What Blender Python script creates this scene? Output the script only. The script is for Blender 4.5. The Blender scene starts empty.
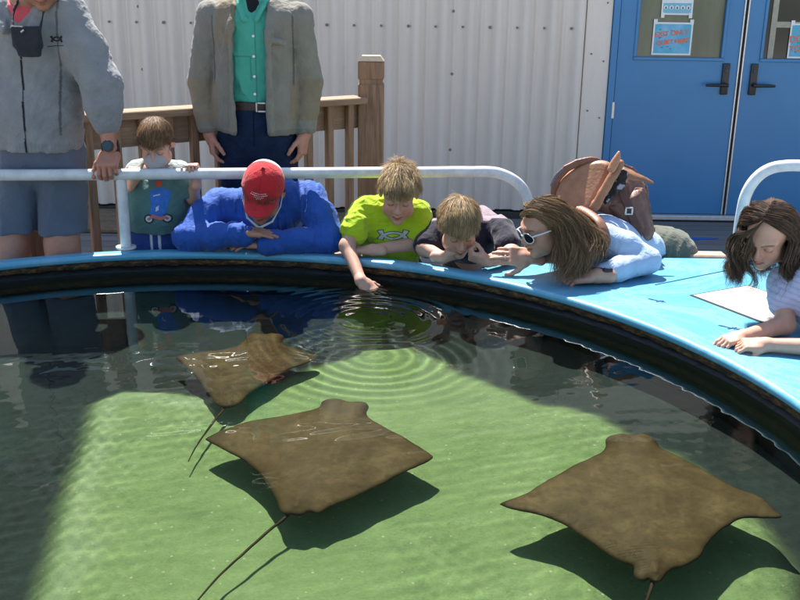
import bpy, bmesh, math, random
import numpy as np
from mathutils import Vector, Matrix
random.seed(7); RNG = np.random.default_rng(7)
sc = bpy.context.scene
COL = sc.collection
rad = math.radians

# ------------------------------------------------------------------ camera
F_PX = 970.0; CAM_H = 1.6
_p = rad(17.6); _r = rad(0.85)
FW = np.array([0, math.cos(_p), -math.sin(_p)]); _rt = np.array([1., 0, 0]); _up = np.cross(_rt, FW)
RT = math.cos(_r) * _rt + math.sin(_r) * _up; UP = math.cos(_r) * _up - math.sin(_r) * _rt
CP = np.array([0, 0, CAM_H])
cd = bpy.data.cameras.new('camera'); cam = bpy.data.objects.new('camera', cd); COL.objects.link(cam)
cam.matrix_world = Matrix([[RT[i], UP[i], -FW[i], CP[i]] for i in range(3)] + [[0, 0, 0, 1]])
cd.sensor_width = 36; cd.lens = F_PX / 800 * 36; cd.clip_start = 0.05; cd.clip_end = 500
sc.camera = cam
def ray(x, y): return FW + (x - 400) / F_PX * RT - (y - 300) / F_PX * UP
def AZ(x, y, z):
    v = ray(x, y); return CP + v * ((z - CAM_H) / v[2])
def AY(x, y, Y):
    v = ray(x, y); return CP + v * (Y / v[1])
ZC = 0.55          # top of the coping
ZW = 0.465         # water level
ZF = 0.20          # pool floor
def AR(x, y, z):   # a point under water seen through the surface
    q = AZ(x, y, ZW); v = ray(x, y); v = v / np.linalg.norm(v); e = 1 / 1.33; ci = -v[2]
    k = math.sqrt(1 - e * e * (1 - ci * ci)); t = e * v; t[2] += e * ci - k
    return q + t * ((z - q[2]) / t[2])

# ------------------------------------------------------------------ materials
def srgb(r, g, b):
    f = lambda c: (c / 12.92 if c <= 0.04045 else ((c + 0.055) / 1.055) ** 2.4)
    return (f(r / 255), f(g / 255), f(b / 255), 1)
class MT:
    """a small helper round a node tree"""
    def __init__(s, name, base=(.5, .5, .5), rough=.6, **kw):
        s.m = bpy.data.materials.new(name); s.m.use_nodes = True
        s.nt = s.m.node_tree; s.N = s.nt.nodes; s.L = s.nt.links
        s.b = s.N['Principled BSDF']
        s.b.inputs['Base Color'].default_value = (*base[:3], 1)
        s.b.inputs['Roughness'].default_value = rough
        for k, v in kw.items(): s.b.inputs[k.replace('_', ' ')].default_value = v
        s.tc = s.N.new('ShaderNodeTexCoord')
    def map(s, scale=(1, 1, 1), rot=(0, 0, 0), src='Object'):
        n = s.N.new('ShaderNodeMapping'); n.inputs['Scale'].default_value = scale; n.inputs['Rotation'].default_value = rot
        s.L.new(s.tc.outputs[src], n.inputs[0]); return n.outputs[0]
    def noise(s, scale, detail=4, rough=.6, vec=None, dist=0):
        n = s.N.new('ShaderNodeTexNoise'); n.inputs['Scale'].default_value = scale; n.inputs['Detail'].default_value = detail
        n.inputs['Roughness'].default_value = rough; n.inputs['Distortion'].default_value = dist
        s.L.new(vec if vec else s.tc.outputs['Object'], n.inputs['Vector']); return n.outputs['Fac']
    def ramp(s, fac, stops):
        n = s.N.new('ShaderNodeValToRGB'); e = n.color_ramp.elements
        while len(e) < len(stops): e.new(.5)
        for i, (p, c) in enumerate(stops):
            e[i].position = p; e[i].color = (*c[:3], 1)
        s.L.new(fac, n.inputs[0]); return n.outputs[0]
    def mix(s, fac, a, b, mode='MIX'):
        n = s.N.new('ShaderNodeMix'); n.data_type = 'RGBA'; n.blend_type = mode
        for sock, v in ((n.inputs[0], fac), (n.inputs[6], a), (n.inputs[7], b)):
            if isinstance(v, (int, float)): sock.default_value = v
            elif isinstance(v, tuple): sock.default_value = (*v[:3], 1)
            else: s.L.new(v, sock)
        return n.outputs[2]
    def math(s, op, a, b=0.0):
        n = s.N.new('ShaderNodeMath'); n.operation = op
        for i, v in enumerate((a, b)):
            if isinstance(v, (int, float)): n.inputs[i].default_value = v
            else: s.L.new(v, n.inputs[i])
        return n.outputs[0]
    def attr(s, name):
        n = s.N.new('ShaderNodeAttribute'); n.attribute_name = name; return n.outputs['Color']
    def col(s, x): s.L.new(x, s.b.inputs['Base Color'])
    def rgh(s, x): s.L.new(x, s.b.inputs['Roughness'])
    def bump(s, h, strength=.3, dist=.01):
        n = s.N.new('ShaderNodeBump'); n.inputs['Strength'].default_value = strength; n.inputs['Distance'].default_value = dist
        s.L.new(h, n.inputs['Height']); s.L.new(n.outputs[0], s.b.inputs['Normal']); return n

def plain(name, base, rough=.6, var=.12, nscale=30, bump=0.15, bd=.003, **kw):
    m = MT(name, base, rough, **kw)
    n = m.noise(nscale)
    lo = tuple(c * (1 - var) for c in base[:3]); hi = tuple(min(1, c * (1 + var)) for c in base[:3])
    m.col(m.ramp(n, [(.3, lo), (.7, hi)]))
    if bump: m.bump(m.noise(nscale * 4), bump, bd)
    return m.m
def cloth(name, base, rough=.85, weave=900, fold=18, fs=.5, var=.08, **kw):
    m = MT(name, base, rough, **kw)
    n = m.noise(fold, 3); f = m.noise(weave, 2)
    lo = tuple(c * (1 - var) for c in base[:3]); hi = tuple(min(1, c * (1 + var)) for c in base[:3])
    c = m.mix(m.math('MULTIPLY', f, .35), m.ramp(n, [(.3, lo), (.7, hi)]), tuple(c * .6 for c in base[:3]))
    m.col(c)
    m.b.inputs['Sheen Weight'].default_value = .15
    h = m.math('ADD', m.math('MULTIPLY', m.noise(fold * 2.2, 3, .55, dist=.6), 1.0), m.math('MULTIPLY', f, .06))
    m.bump(h, fs, .02)
    return m.m

# ------------------------------------------------------------------ mesh helpers
def tag(o, label=None, cat=None, group=None, kind=None):
    if label: o['label'] = label
    if cat: o['category'] = cat
    if group: o['group'] = group
    if kind: o['kind'] = kind
    return o
def empty(name, loc=(0, 0, 0), label=None, cat=None, group=None, rz=0):
    o = bpy.data.objects.new(name, None); o.location = tuple(loc); o.rotation_euler.z = rz; o.empty_display_size = .1
    COL.objects.link(o); bpy.context.view_layer.update(); return tag(o, label, cat, group)
def link(name, me, mat=None, parent=None, smooth=False):
    o = bpy.data.objects.new(name, me); COL.objects.link(o)
    if mat: me.materials.append(mat)
    if parent:
        o.parent = parent; o.matrix_parent_inverse = parent_inv(parent)
    if smooth:
        me.polygons.foreach_set('use_smooth', np.ones(len(me.polygons), bool))
    return o
def world_of(p):
    m = p.matrix_basis.copy()
    if p.parent: m = world_of(p.parent) @ p.matrix_parent_inverse @ m
    return m
def parent_inv(p): return world_of(p).inverted()
class MB:
    """collects solids and links them as ONE mesh object (world coordinates)"""
    def __init__(s): s.bm = bmesh.new()
    def box(s, lo, hi, bev=0, M=None, seg=1):
        lo = Vector(lo); hi = Vector(hi); c = (lo + hi) / 2; d = hi - lo
        r = bmesh.ops.create_cube(s.bm, size=1)
        T = Matrix.Translation(c) @ Matrix.Diagonal((*d, 1))
        bmesh.ops.transform(s.bm, matrix=T, verts=r['verts'])
        vs = r['verts']
        if bev:
            ed = list({e for v in vs for e in v.link_edges})
            g = bmesh.ops.bevel(s.bm, geom=ed, offset=bev, segments=seg, affect='EDGES', profile=.5)
            vs = list({v for f in g['faces'] for v in f.verts} | {v for v in vs if v.is_valid})
        if M is not None: bmesh.ops.transform(s.bm, matrix=M, verts=vs)
        return s
    def tube(s, pts, r, n=12, caps=True, flat=1.0, side=None):
        pts = [Vector(p) for p in pts]; rs = r if isinstance(r, (list, tuple, np.ndarray)) else [r] * len(pts)
        rings = []; ref = None
        for i, p in enumerate(pts):
            t = (pts[min(i + 1, len(pts) - 1)] - pts[max(i - 1, 0)]).normalized()
            if ref is None:
                ref = Vector(side) if side is not None else (Vector((0, 0, 1)) if abs(t.z) < .9 else Vector((1, 0, 0)))
            ref = (ref - t * ref.dot(t)).normalized(); b = t.cross(ref)
            rings.append([s.bm.verts.new(p + rs[i] * (math.cos(a) * ref * flat + math.sin(a) * b)) for a in [2 * math.pi * k / n for k in range(n)]])
        for A, B in zip(rings, rings[1:]):
            for k in range(n): s.bm.faces.new((A[k], A[(k + 1) % n], B[(k + 1) % n], B[k]))
        if caps:
            s.bm.faces.new(rings[0][::-1]); s.bm.faces.new(rings[-1])
        return s
    def prism(s, poly, z0, z1, M=None):
        """poly: list of xy, extruded from z0 to z1"""
        a = [s.bm.verts.new((x, y, z0)) for x, y in poly]; b = [s.bm.verts.new((x, y, z1)) for x, y in poly]
        n = len(poly)
        for k in range(n): s.bm.faces.new((a[k], a[(k + 1) % n], b[(k + 1) % n], b[k]))
        s.bm.faces.new(a[::-1]); s.bm.faces.new(b)
        if M is not None: bmesh.ops.transform(s.bm, matrix=M, verts=a + b)
        return s
    def disc(s, c, nrm, r, t, n=20):
        c = Vector(c); nrm = Vector(nrm).normalized()
        return s.tube([c - nrm * t / 2, c + nrm * t / 2], r, n)
    def build(s, name, mat, parent=None, smooth=False):
        bmesh.ops.recalc_face_normals(s.bm, faces=s.bm.faces)
        me = bpy.data.meshes.new(name); s.bm.to_mesh(me); s.bm.free()
        o = link(name, me, mat, parent)
        if smooth:
            me.polygons.foreach_set('use_smooth', np.ones(len(me.polygons), bool))
            try: me.set_sharp_from_angle(angle=rad(35))
            except Exception: pass
        return o
def raw(name, V, Fc, mat=None, parent=None, smooth=True, cols=None):
    me = bpy.data.meshes.new(name)
    V = np.asarray(V, np.float32); Fc = np.asarray(Fc, np.int32)
    me.vertices.add(len(V)); me.vertices.foreach_set('co', V.ravel())
    k = Fc.shape[1]
    me.loops.add(Fc.size); me.loops.foreach_set('vertex_index', Fc.ravel())
    me.polygons.add(len(Fc)); me.polygons.foreach_set('loop_start', np.arange(0, Fc.size, k, dtype=np.int32))
    try: me.polygons.foreach_set('loop_total', np.full(len(Fc), k, np.int32))
    except Exception: pass
    me.update(calc_edges=True); me.validate()
    if cols is not None:
        a = me.color_attributes.new('tone', 'FLOAT_COLOR', 'POINT')
        c4 = np.ones((len(V), 4), np.float32); c4[:, :3] = cols; a.data.foreach_set('color', c4.ravel())
    return link(name, me, mat, parent, smooth)
def bez(pts, n=12):
    """Catmull-Rom through points"""
    P = [np.array(p, float) for p in pts]; P = [2 * P[0] - P[1]] + P + [2 * P[-1] - P[-2]]; out = []
    for i in range(1, len(P) - 2):
        for t in np.linspace(0, 1, n, endpoint=False):
            a, b, c, d = P[i - 1:i + 3]
            out.append(.5 * ((2 * b) + (-a + c) * t + (2 * a - 5 * b + 4 * c - d) * t * t + (-a + 3 * b - 3 * c + d) * t ** 3))
    out.append(P[-2]); return out
def text_mesh(txt, size, M, name, mat, parent, thick=.0006, spacing=1.0, align='CENTER', bold=0.0):
    cu = bpy.data.curves.new('lettering', 'FONT'); cu.body = txt; cu.size = size; cu.extrude = thick; cu.align_x = align
    cu.space_character = spacing; cu.offset = bold
    o = bpy.data.objects.new('lettering', cu); COL.objects.link(o); bpy.context.view_layer.update()
    me = bpy.data.meshes.new_from_object(o.evaluated_get(bpy.context.evaluated_depsgraph_get()))
    bpy.data.objects.remove(o); me.transform(M); me.materials.clear()
    return link(name, me, mat, parent)

# ------------------------------------------------------------------ signed-distance modelling
def nz(v): v = np.asarray(v, float); return v / np.linalg.norm(v)
def wob(P, s, seed=0):
    """smooth pseudo-noise in [-1, 1] (domain-warped sines)"""
    r = np.random.default_rng(seed); out = 0; q = P * s
    w = r.normal(size=(3, 3)); ph = r.uniform(0, 6.28, 3)
    q = q + .6 * np.sin(q @ w.T.astype(np.float32) + ph.astype(np.float32))
    for _ in range(4):
        a = r.normal(size=3); a = (a / np.linalg.norm(a) * r.uniform(.7, 1.6)).astype(np.float32)
        out = out + np.sin(q @ a + np.float32(r.uniform(0, 6.28)))
    return out / 4
class SDF:
    def __init__(s): s.ops = []
    def add(s, fn, lo, hi, k=.01, op='u'): s.ops.append((fn, np.array(lo, float), np.array(hi, float), k, op)); return s
    def cone(s, a, b, r1, r2, k=.01, op='u', sq=None):
        """tapered capsule; sq=(axis, factor) squashes it along an axis"""
        a = np.array(a, np.float32); b = np.array(b, np.float32); ab = b - a; L2 = float(ab @ ab) + 1e-9; R = max(r1, r2)
        def fn(P):
            t = np.clip(((P - a) @ ab) / L2, 0, 1); D = P - a - t[..., None] * ab
            if sq is not None:
                ax = np.array(nz(sq[0]), np.float32); c = D @ ax; D = D + (c * (1 / sq[1] - 1))[..., None] * ax
                return (np.sqrt((D * D).sum(-1)) - (r1 + (r2 - r1) * t)) * min(1, sq[1]) ** .5
            return np.sqrt((D * D).sum(-1)) - (r1 + (r2 - r1) * t)
        return s.add(fn, np.minimum(a, b) - R * 1.3, np.maximum(a, b) + R * 1.3, k, op)
    def chain(s, pts, rs, k=.01, op='u', sq=None):
        for i in range(len(pts) - 1): s.cone(pts[i], pts[i + 1], rs[i], rs[i + 1], k, op, sq)
        return s
    def ell(s, c, r, k=.01, op='u', R=None):
        c = np.array(c, np.float32); r = np.array(r, np.float32); M = np.eye(3, dtype=np.float32) if R is None else np.array(R, np.float32)
        def fn(P):
            q = (P - c) @ M; k0 = np.sqrt(((q / r) ** 2).sum(-1)); k1 = np.sqrt(((q / (r * r)) ** 2).sum(-1)) + 1e-9
            return k0 * (k0 - 1) / k1
        m = float(r.max()); return s.add(fn, c - m, c + m, k, op)
    def box(s, c, hd, rr=.01, k=.01, op='u', R=None):
        c = np.array(c, np.float32); hd = np.array(hd, np.float32) - rr; M = np.eye(3, dtype=np.float32) if R is None else np.array(R, np.float32)
        def fn(P):
            q = np.abs((P - c) @ M) - hd; o = np.maximum(q, 0)
            return np.sqrt((o * o).sum(-1)) + np.minimum(q.max(-1), 0) - rr
        m = float(np.linalg.norm(hd) + rr); return s.add(fn, c - m, c + m, k, op)
    def plane(s, p, n, k=.005):
        """cut away the side the normal points to"""
        p = np.array(p, np.float32); n = np.array(nz(n), np.float32)
        return s.add(lambda P: -((P - p) @ n), (-9, -9, -9), (9, 9, 9), k, 's')
    def warp(s, fn): s.ops.append((fn, None, None, 0, 'w')); return s
    def grow(s, g):
        o = SDF(); o.ops = [((lambda P, f=f: f(P) - g), lo - g if lo is not None else None, hi + g if hi is not None else None, k, op) for f, lo, hi, k, op in s.ops if op != 'w']; return o
    def eval(s, P):
        D = np.full(P.shape[:-1], .2, np.float32)
        for fn, lo, hi, k, op in s.ops:
            d = fn(P)
            if op == 'w': D = D + d
            elif op == 'u': h = np.maximum(k - np.abs(D - d), 0) / k; D = np.minimum(D, d) - h * h * k / 4
            elif op == 's': h = np.maximum(k - np.abs(-D - d), 0) / k; D = np.maximum(D, -d) + h * h * k / 4
        return D
    def mesh(s, h=.005, lo=None, hi=None):
        us = [o for o in s.ops if o[4] == 'u']
        if lo is None: lo = np.min([o[1] for o in us], 0) - 3 * h
        if hi is None: hi = np.max([o[2] for o in us], 0) + 3 * h
        lo = np.array(lo, float); hi = np.array(hi, float); n = np.ceil((hi - lo) / h).astype(int) + 1
        ax = [(lo[i] + h * np.arange(n[i])).astype(np.float32) for i in range(3)]
        D = np.full(n, .2, np.float32)
        for fn, a, b, k, op in s.ops:
            if op == 'w':
                idx = np.nonzero(np.abs(D) < .045)
                P = np.stack([ax[0][idx[0]], ax[1][idx[1]], ax[2][idx[2]]], -1)
                D[idx] += fn(P).astype(np.float32); continue
            m = k + 2 * h + (.03 if op == 'u' else .0)
            i0 = np.clip(np.floor((a - m - lo) / h).astype(int), 0, n); i1 = np.clip(np.ceil((b + m - lo) / h).astype(int) + 1, 0, n)
            if (i1 <= i0).any(): continue
            sl = tuple(slice(i0[i], i1[i]) for i in range(3))
            P = np.stack(np.meshgrid(ax[0][sl[0]], ax[1][sl[1]], ax[2][sl[2]], indexing='ij'), -1)
            d = fn(P).astype(np.float32); Dd = D[sl]
            if op == 'u': hh = np.maximum(k - np.abs(Dd - d), 0) / k; D[sl] = np.minimum(Dd, d) - hh * hh * k / 4
            else: hh = np.maximum(k - np.abs(-Dd - d), 0) / k; D[sl] = np.maximum(Dd, -d) + hh * hh * k / 4
        D[0] = D[-1] = .2; D[:, 0] = D[:, -1] = .2; D[:, :, 0] = D[:, :, -1] = .2
        return nets(D, lo, h)
def nets(D, lo, h):
    """naive surface nets"""
    ins = D < 0
    c = np.zeros(np.array(D.shape) - 1, np.int8)
    for dx in (0, 1):
        for dy in (0, 1):
            for dz in (0, 1): c += ins[dx:dx + c.shape[0], dy:dy + c.shape[1], dz:dz + c.shape[2]]
    I = np.nonzero((c > 0) & (c < 8)); I = np.stack(I, -1)
    if not len(I): return np.zeros((0, 3)), np.zeros((0, 4), int)
    acc = np.zeros((len(I), 3)); cnt = np.zeros(len(I))
    cor = [(a, b, e) for a in (0, 1) for b in (0, 1) for e in (0, 1)]
    for A in cor:
        for ax in range(3):
            if A[ax]: continue
            B = list(A); B[ax] = 1
            da = D[I[:, 0] + A[0], I[:, 1] + A[1], I[:, 2] + A[2]]; db = D[I[:, 0] + B[0], I[:, 1] + B[1], I[:, 2] + B[2]]
            m = (da < 0) != (db < 0); t = np.where(m, da / np.where(m, da - db, 1), 0)
            p = np.tile(np.array(A, float), (len(I), 1)); p[:, ax] += t
            acc += p * m[:, None]; cnt += m
    V = (acc / cnt[:, None] + I) * h + lo
    idx = np.full(c.shape, -1, np.int64); idx[I[:, 0], I[:, 1], I[:, 2]] = np.arange(len(I))
    Q = []
    for ax in range(3):
        sA = [slice(None)] * 3; sB = [slice(None)] * 3; sA[ax] = slice(0, -1); sB[ax] = slice(1, None)
        a = ins[tuple(sA)]; b = ins[tuple(sB)]; E = np.stack(np.nonzero(a != b), -1)
        o1, o2 = [(1, 2), (2, 0), (0, 1)][ax]
        E = E[(E[:, o1] > 0) & (E[:, o2] > 0) & (E[:, o1] < c.shape[o1]) & (E[:, o2] < c.shape[o2])]
        def g(u, v):
            J = E.copy(); J[:, o1] -= u; J[:, o2] -= v; return idx[J[:, 0], J[:, 1], J[:, 2]]
        q = np.stack([g(1, 1), g(0, 1), g(0, 0), g(1, 0)], -1)
        fl = ~a[E[:, 0], E[:, 1], E[:, 2]]; q[fl] = q[fl][:, ::-1]; Q.append(q)
    Q = np.concatenate(Q); Q = Q[(Q >= 0).all(1)]
    return V, Q
def smooth_mesh(V, Q, it=1, lam=.5):
    V = V.copy(); n = len(V)
    e = np.concatenate([Q[:, [0, 1]], Q[:, [1, 2]], Q[:, [2, 3]], Q[:, [3, 0]]])
    for _ in range(it):
        S = np.zeros_like(V); C = np.zeros(n)
        for ax in range(3):
            S[:, ax] = np.bincount(e[:, 0], V[e[:, 1], ax], n) + np.bincount(e[:, 1], V[e[:, 0], ax], n)
        C = np.bincount(e[:, 0], minlength=n) + np.bincount(e[:, 1], minlength=n)
        V = V + lam * (S / np.maximum(C, 1)[:, None] - V)
    return V
def join_parts(parts):
    Vs, Qs, Cs, o = [], [], [], 0
    for p in parts:
        Vs.append(p[0]); Qs.append(p[1] + o); o += len(p[0])
        if len(p) > 2: Cs.append(p[2])
    return np.concatenate(Vs), np.concatenate(Qs), (np.concatenate(Cs) if Cs else None)
# ------------------------------------------------------------------ light
SUN_EL = 57.0; SUN_H = nz([-.30, 1.0])           # towards the sun, on the ground plan
w = bpy.data.worlds.new('World'); sc.world = w; w.use_nodes = True
nt = w.node_tree; bg = nt.nodes['Background']; sky = nt.nodes.new('ShaderNodeTexSky'); sky.sky_type = 'NISHITA'; sky.sun_disc = False
sky.sun_elevation = rad(SUN_EL); sky.sun_rotation = math.atan2(SUN_H[0], SUN_H[1])
nt.links.new(sky.outputs[0], bg.inputs[0]); bg.inputs[1].default_value = .10
ld = bpy.data.lights.new('sun', 'SUN'); ld.energy = 5.0; ld.angle = rad(.5); ld.color = (1, .955, .89)
sun = bpy.data.objects.new('sun', ld); COL.objects.link(sun)
sv = Vector((SUN_H[0] * math.cos(rad(SUN_EL)), SUN_H[1] * math.cos(rad(SUN_EL)), math.sin(rad(SUN_EL))))
sun.rotation_euler = sv.to_track_quat('Z', 'Y').to_euler(); sun.location = (-3, 9, 12)
ld.cycles.is_caustics_light = True
sc.view_settings.view_transform = 'Standard'; sc.view_settings.look = 'None'; sc.view_settings.exposure = 1.4
sc.view_settings.gamma = 1; sc.view_settings.use_curve_mapping = False
sc.cycles.use_denoising = True; sc.cycles.max_bounces = 10; sc.cycles.transmission_bounces = 8
sc.cycles.caustics_refractive = True; sc.cycles.caustics_reflective = False; sc.cycles.sample_clamp_indirect = 6

# ------------------------------------------------------------------ setting: deck, building
CX, CY, RI = -.713, 2.102, 1.836
m = MT('deck_boards', (.16, .14, .13), .85)
v = m.map((1, 1, 1))
sep = m.N.new('ShaderNodeSeparateXYZ'); m.L.new(v, sep.inputs[0])
row = m.math('FLOOR', m.math('DIVIDE', sep.outputs[1], .142))
fr = m.math('FRACT', m.math('DIVIDE', sep.outputs[1], .142))
gap = m.math('GREATER_THAN', fr, .955)
wn = m.N.new('ShaderNodeTexWhiteNoise'); wn.noise_dimensions = '1D'; m.L.new(row, wn.inputs['W'])
gr = m.noise(3, 6, .7, m.map((.6, 14, 6)))
c = m.ramp(gr, [(.25, (.11, .105, .10)), (.6, (.21, .20, .19)), (.85, (.29, .275, .26))])
c = m.mix(m.math('MULTIPLY', wn.outputs['Value'], .45), c, (.08, .078, .08))
c = m.mix(gap, c, (.012, .011, .010)); m.col(c)
m.bump(m.math('SUBTRACT', gr, m.math('MULTIPLY', gap, 2)), .5, .006)
DECK = m.m
MB().box((-7, 3.0, -.15), (7, 7.1, 0)).build('deck', DECK)['kind'] = 'structure'
MB().box((-14, -16, -.15), (14, 2.997, -.001)).build('bounce_ground', plain('pale_bounce_ground', (.5, .47, .42), .9, .12, 3, .2))['kind'] = 'structure'  # unseen pale ground, added to bounce sunlight on to wall and faces
MB().box((-60, -60, -.3), (60, 60, -.16)).build('ground', plain('gravel_ground', (.22, .2, .17), .95, .25, 8))['kind'] = 'structure'
# strip of bare dirt along the base of the wall, behind the fence
MB().box((-6.9, 6.45, .004), (-.12, 7.1, .03), .004).build('dirt_strip', plain('dirt', (.17, .125, .075), .95, .3, 14, .5, .01))['kind'] = 'structure'
bl = MB(); 
for a, b, r_, g in ((1.95, 6.52, .13, .03), (2.1, 6.55, .1, .022), (1.84, 6.49, .06, .014)):
    bl.prism([(a + r_ * math.cos(t) * (1 + .15 * math.sin(3 * t)), b + g * math.sin(t) * (1 + .3 * math.cos(4 * t))) for t in np.linspace(0, 6.283, 18, endpoint=False)], .0005 + g * .01, .0035 + g * .01)
tag(bl.build('paint_spill', plain('blue_paint_spill', (.02, .11, .42), .6)), 'smear of blue paint spilled on the grey deck boards', 'paint spill')

YW = 7.15
bld = empty('metal_building', (0, YW, 0), 'pale grey ribbed metal building behind the pool', 'building')
# ribbed sheet wall
wm = MT('painted_ribbed_metal', (.42, .395, .37), .45)
st = m2 = wm.noise(2.2, 5, .7, wm.map((1.6, 1, .25)))
cw = wm.ramp(st, [(.3, (.66, .58, .50)), (.7, (.74, .66, .575))])
dirt = wm.noise(30, 5, .7, wm.map((3, 1, .3)))
cw = wm.mix(wm.math('MULTIPLY', wm.ramp(dirt, [(.55, (0, 0, 0)), (.8, (1, 1, 1))]), .35), cw, (.42, .37, .31))
wm.col(cw); wm.bump(wm.noise(3, 3), .15, .02); WALLM = wm.m
def ribbed(x0, x1, z0, z1, y, name, parent):
    prof = []; per = .193; n0 = math.floor((x0) / per) - 1
    k = n0
    while k * per < x1 + per:
        b = k * per
        prof += [(b, 0), (b + .052, 0), (b + .066, -.034), (b + .112, -.034), (b + .126, 0), (b + .150, 0), (b + .156, -.008), (b + .170, -.008), (b + .176, 0)]
        k += 1
    prof = [(x, d) for x, d in prof if x0 <= x <= x1]; prof = [(x0, 0)] + prof + [(x1, 0)]
    zs = [z0, z1]; V = []; 
    for (x, d) in prof:
        for z in zs: V.append((x, y + d, z))
    Fq = [(2 * i, 2 * i + 2, 2 * i + 3, 2 * i + 1) for i in range(len(prof) - 1)]
    nb = len(V)
    for (x, d) in prof:
        for z in zs: V.append((x, y + .08, z))
    Fq += [(nb + 2 * i + 1, nb + 2 * i + 3, nb + 2 * i + 2, nb + 2 * i) for i in range(len(prof) - 1)]
    n = 2 * (len(prof) - 1)
    Fq += [(0, 1, nb + 1, nb), (n, nb + n, nb + n + 1, n + 1)]
    return raw(name, V, Fq, WALLM, parent, smooth=False)
ribbed(-7, 1.285, .06, 2.62, YW, 'wall', bld)
MB().box((-7, YW - .03, -.02), (1.46, YW + .05, .045), .004).build('base_flashing', plain('dark_flashing', (.035, .034, .033), .6), bld)
flat_ = wm.m
MB().box((1.29, YW - .012, .05), (1.472, YW + .08, 2.62), .003).build('corner_trim', WALLM, bld)
MB().box((3.42, YW - .012, .05), (7, YW + .08, 2.62), .003).build('wall', WALLM, bld)
MB().box((1.472, YW - .012, 2.2), (3.42, YW + .08, 2.62), .003).build('lintel_panel', WALLM, bld)
MB().box((-7.1, YW - .05, 2.62), (7.1, YW + 6, 2.72), .01).build('roof', plain('roof_metal', (.4, .39, .37), .5), bld)
MB().box((-16, 13.4, -.1), (16, 22, 11.5), .02).build('added_dark_block', plain('added_block_dark', (.075, .085, .075), .8, .3, 1.5, .2), bld)  # added unseen dark mass, keeps bright sky out of the water reflection
MB().box((-7, YW + 5.8, -.1), (7, YW + 5.9, 2.62)).build('wall', WALLM, bld)
SCREW = plain('screw_metal', (.17, .155, .14), .5)
SCM = {}
def screw(x, y, z, r_, l_):
    key = (r_, l_)
    if key not in SCM:
        b = MB(); b.disc((0, 0, 0), (0, 1, 0), r_, l_, 8); SCM[key] = b.build('screw', SCREW, bld).data; o = bpy.data.objects['screw' if len(SCM) == 1 else 'screw.%03d' % (len([q for q in bpy.data.objects if q.name.startswith('screw')]) - 1)]
    else:
        o = bpy.data.objects.new('screw', SCM[key]); COL.objects.link(o); o.parent = bld; o.matrix_parent_inverse = parent_inv(bld)
    o.location = (x, y, z)
for k in range(-13, 7):
    x = k * .193 + .03
    if x < 1.27: screw(x, YW - .004, 1.372, .0085 if k % 3 else .011, .009)
for x in (-1.9 + .03, .335 + .02, 1.235):
    for z in (.5, 1.045, 1.478, 2.0): screw(x - .005 * z, YW - .004, z, .011, .009)
for x in (1.34, 1.43):
    for z in (.42, .8, 1.2, 1.6, 2.0): screw(x, YW - .014, z - (.05 if x > 1.4 else 0), .007, .006)
# double door
bm_ = MT('blue_door_paint', srgb(35, 110, 185), .38)
n = bm_.noise(1.4, 4, .6); n2 = bm_.noise(60, 4)
cb = bm_.ramp(n, [(.3, (.025, .175, .39)), (.7, (.04, .215, .44))])
cb = bm_.mix(bm_.math('MULTIPLY', bm_.ramp(n2, [(.6, (0, 0, 0)), (.8, (1, 1, 1))]), .12), cb, (.12, .25, .45)); bm_.col(cb)
bm_.bump(n2, .06, .004); BLUE = bm_.m
BLACKM = plain('black_metal', (.02, .019, .018), .4); SILV = plain('silver_metal', (.62, .61, .6), .35, .1, Metallic=.6)
GASK = plain('black_gasket', (.012, .012, .012), .8)
fr_ = MB()
fr_.box((1.475, YW - .03, .03), (1.522, YW + .06, 2.2), .003); fr_.box((3.37, YW - .03, .03), (3.417, YW + .06, 2.2), .003); fr_.box((1.522, YW - .03, 2.15), (3.37, YW + .06, 2.2), .003)
fr_.build('door_frame', BLUE, bld)
MB().box((1.46, YW - .085, .012), (3.43, YW + .03, .047), .006).build('threshold', SILV, bld)
MB().box((1.46, YW - .06, -.01), (3.43, YW + .0, .011)).build('threshold_gap', GASK, bld)
WINZ = 1.185
gl = MT('door_glass', (.105, .118, .075), .16, Specular_IOR_Level=.55)
gl.col(gl.ramp(gl.noise(2.2, 3, .6, gl.map((3.2, 1, .5))), [(.3, (.085, .098, .06)), (.7, (.15, .162, .105))])); GL1 = gl.m
g2 = plain('dark_glass', (.018, .02, .018), .12, .3, 2, 0)
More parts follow.
